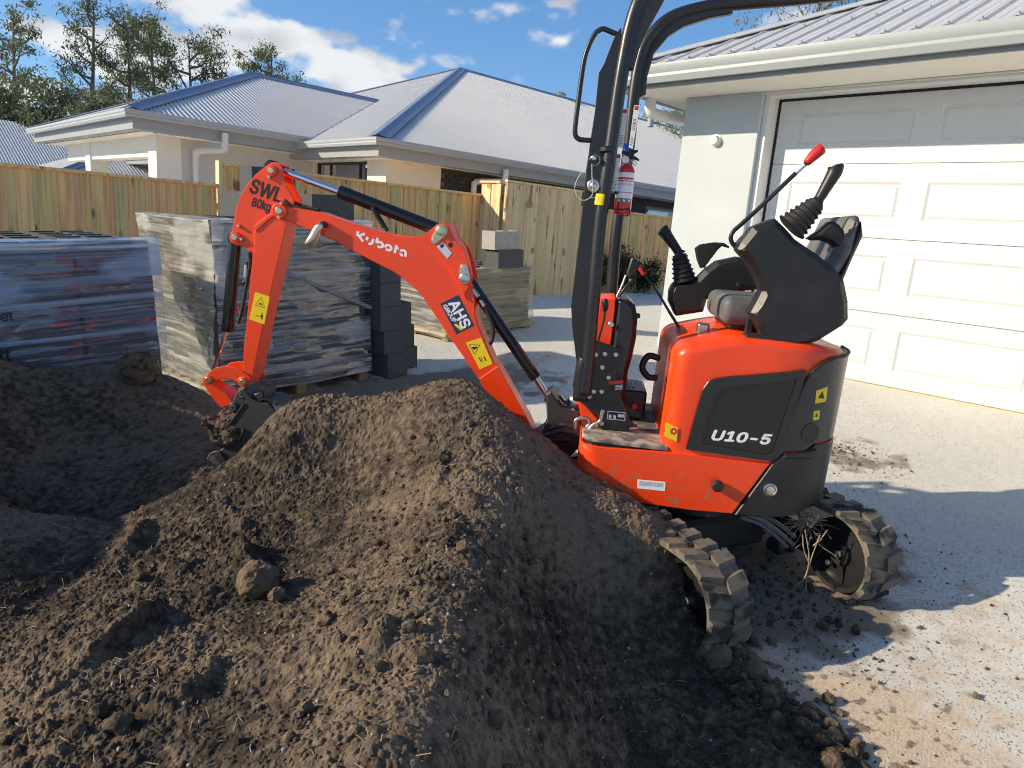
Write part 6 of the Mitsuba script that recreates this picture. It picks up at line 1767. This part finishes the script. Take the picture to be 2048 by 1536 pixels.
# twigs and roots caught at the far track
_g = np.random.default_rng(17)
tw = []
o_ = np.array([(-0.447,0.26,0.3132)][0])
for k in range(70):
    d_ = _g.normal(size=3) * np.array([.05, .05, .045])
    tw.append(mm(tube(curve(np.array([o_ + _g.normal(size=3) * .02, o_ + d_ * .6 + _g.normal(size=3) * .012, o_ + d_ + _g.normal(size=3) * .012]), 4), _g.uniform(.0008, .002), 5)))
for pts in ([(-0.4308,0.34,0.3017),(-0.4646,0.34,0.1976),(-0.4682,0.34,0.1098),(-0.438,0.34,0.0559)], [(-0.4914,0.34,0.2888),(-0.478,0.34,0.1996),(-0.4682,0.34,0.1098),(-0.4546,0.34,0.0742)], [(-0.4249,0.34,0.2791),(-0.4418,0.34,0.2162),(-0.476,0.34,0.1553)], [(-0.4701,0.34,0.0989),(-0.4777,0.34,0.0554),(-0.4711,0.34,0.0251)], [(-0.5159,0.34,0.3139),(-0.4951,0.34,0.2677),(-0.4731,0.34,0.2383)]):
    tw.append(tu(pts, .0028, 6))
RT = solo('root_tangle', cat(*tw), 'straw', 'tangle of dry roots and twigs caught on the far track', 'roots', True)

# ---------------------------------------------------------------- fire extinguisher on the post
FE = thing('fire_extinguisher', 'small red fire extinguisher with white label strapped to the near post', 'fire extinguisher')
e0, e1 = (np.array(q) for q in [(0.4393,0.215,1.4661),(0.4429,0.215,1.6527)])
dv = (e1 - e0) / np.linalg.norm(e1 - e0)
Lx = np.linalg.norm(e1 - e0)
RE = .0335
part(FE, 'cylinder', mm(lathe([(0, .002), (RE * .85, 0), (RE, .008), (RE, Lx - .03), (RE * .93, Lx - .016), (RE * .7, Lx - .004), (.012, Lx), (.011, Lx + .012), (0, Lx + .012)], e0, dv, 30)), 'red_gloss', 40)


def band(f0, f1, m, k=1.006, name='label_band'):
    return part(FE, name, mm(lathe([(RE, f0 * Lx), (RE * k, f0 * Lx), (RE * k, f1 * Lx), (RE, f1 * Lx)], e0, dv, 30)), m, 40)


band(.74, .84, 'white_print')
band(.32, .70, 'white_print')
band(.575, .625, 'silver_print', 1.012, 'strap')
band(.66, .68, 'red_print', 1.009)
band(.43, .445, 'red_print', 1.009)
_n = np.cross(dv, [0, 1, 0])
_n /= np.linalg.norm(_n)


def facing(f0, f1, a0, a1, m, k):
    """A sticker on the side of the cylinder facing the viewer."""
    th = np.linspace(math.radians(a0), math.radians(a1), 8)
    w = np.cross(_n, dv)
    w *= np.sign(w[1])
    r = np.array([e0 + dv * f * Lx + RE * k * (math.cos(t) * w - math.sin(t) * _n * 1.0) for f in (f0, f1) for t in th])
    return part(FE, 'pictogram', mm(tm(r, [[i, i + 1, i + 9, i + 8] for i in range(7)])), m)


for k in range(3):
    facing(.235, .315, -55 + k * 36, -22 + k * 36, 'green_print', 1.012)
    facing(.255, .295, -46 + k * 36, -31 + k * 36, 'white_print', 1.016)
part(FE, 'valve', mm(cat(rod(e1 + dv * .008, e1 + dv * .042, .012, 16), moved(rbox((.05, .018, .012), .004), *(e1 + dv * .045)))), 'black_plastic', 40)
part(FE, 'handle', mm(tube(np.array([(0.4465,0.215,1.6874),(0.4327,0.215,1.6982),(0.4184,0.215,1.704),(0.4076,0.215,1.7078)]), [.006, .007, .007, .004], 10)), 'black_plastic', True)
part(FE, 'handle', mm(tube(np.array([(0.4424,0.215,1.6848),(0.4233,0.215,1.6826),(0.4095,0.215,1.6782),(0.3987,0.215,1.6729)]), [.007, .007, .006, .003], 10)), 'black_plastic', True)
_q = np.array([(0.4525,0.235,1.6696)][0])
part(FE, 'gauge', mm(lathe([(0, .012), (.014, .012), (.0165, .008), (.0165, 0), (0, 0)], _q - [0, .006, 0], (0, 1, 0), 20)), 'brass', 40)
part(FE, 'gauge_face', mm(lathe([(0, .0), (.0125, .0)], _q + [0, .0064, 0], (0, 1, 0), 20)), 'white_print')
part(FE, 'inspection_tag', sl([(0.4654,1.7307),(0.4475,1.732),(0.4403,1.7012),(0.4558,1.6993)], .222, .2245, .0005), 'blue_plastic', False, 'blue plastic tag')
part(FE, 'safety_ring', tu([(0.4339,0.22,1.6755),(0.423,0.22,1.6639),(0.4142,0.22,1.6537),(0.4072,0.22,1.6579),(0.4121,0.22,1.6666),(0.4223,0.22,1.6731)], .0018, 8), 'zinc', True)
part(FE, 'bracket', mm(cat(tube(curve(np.array([(0.4753,0.25,1.482),(0.4413,0.25,1.4827),(0.4162,0.25,1.4878),(0.4109,0.25,1.4756),(0.4143,0.25,1.4635),(0.4308,0.25,1.4591)]), 5), .0028, 8))), 'black_paint', True)
part(FE, 'bracket', ro(*(np.array([(0.4554,0.215,1.544)][0]) + np.array([[0.02, .03, 0], [-.0, -.0, 0]])), .006), 'black_paint')
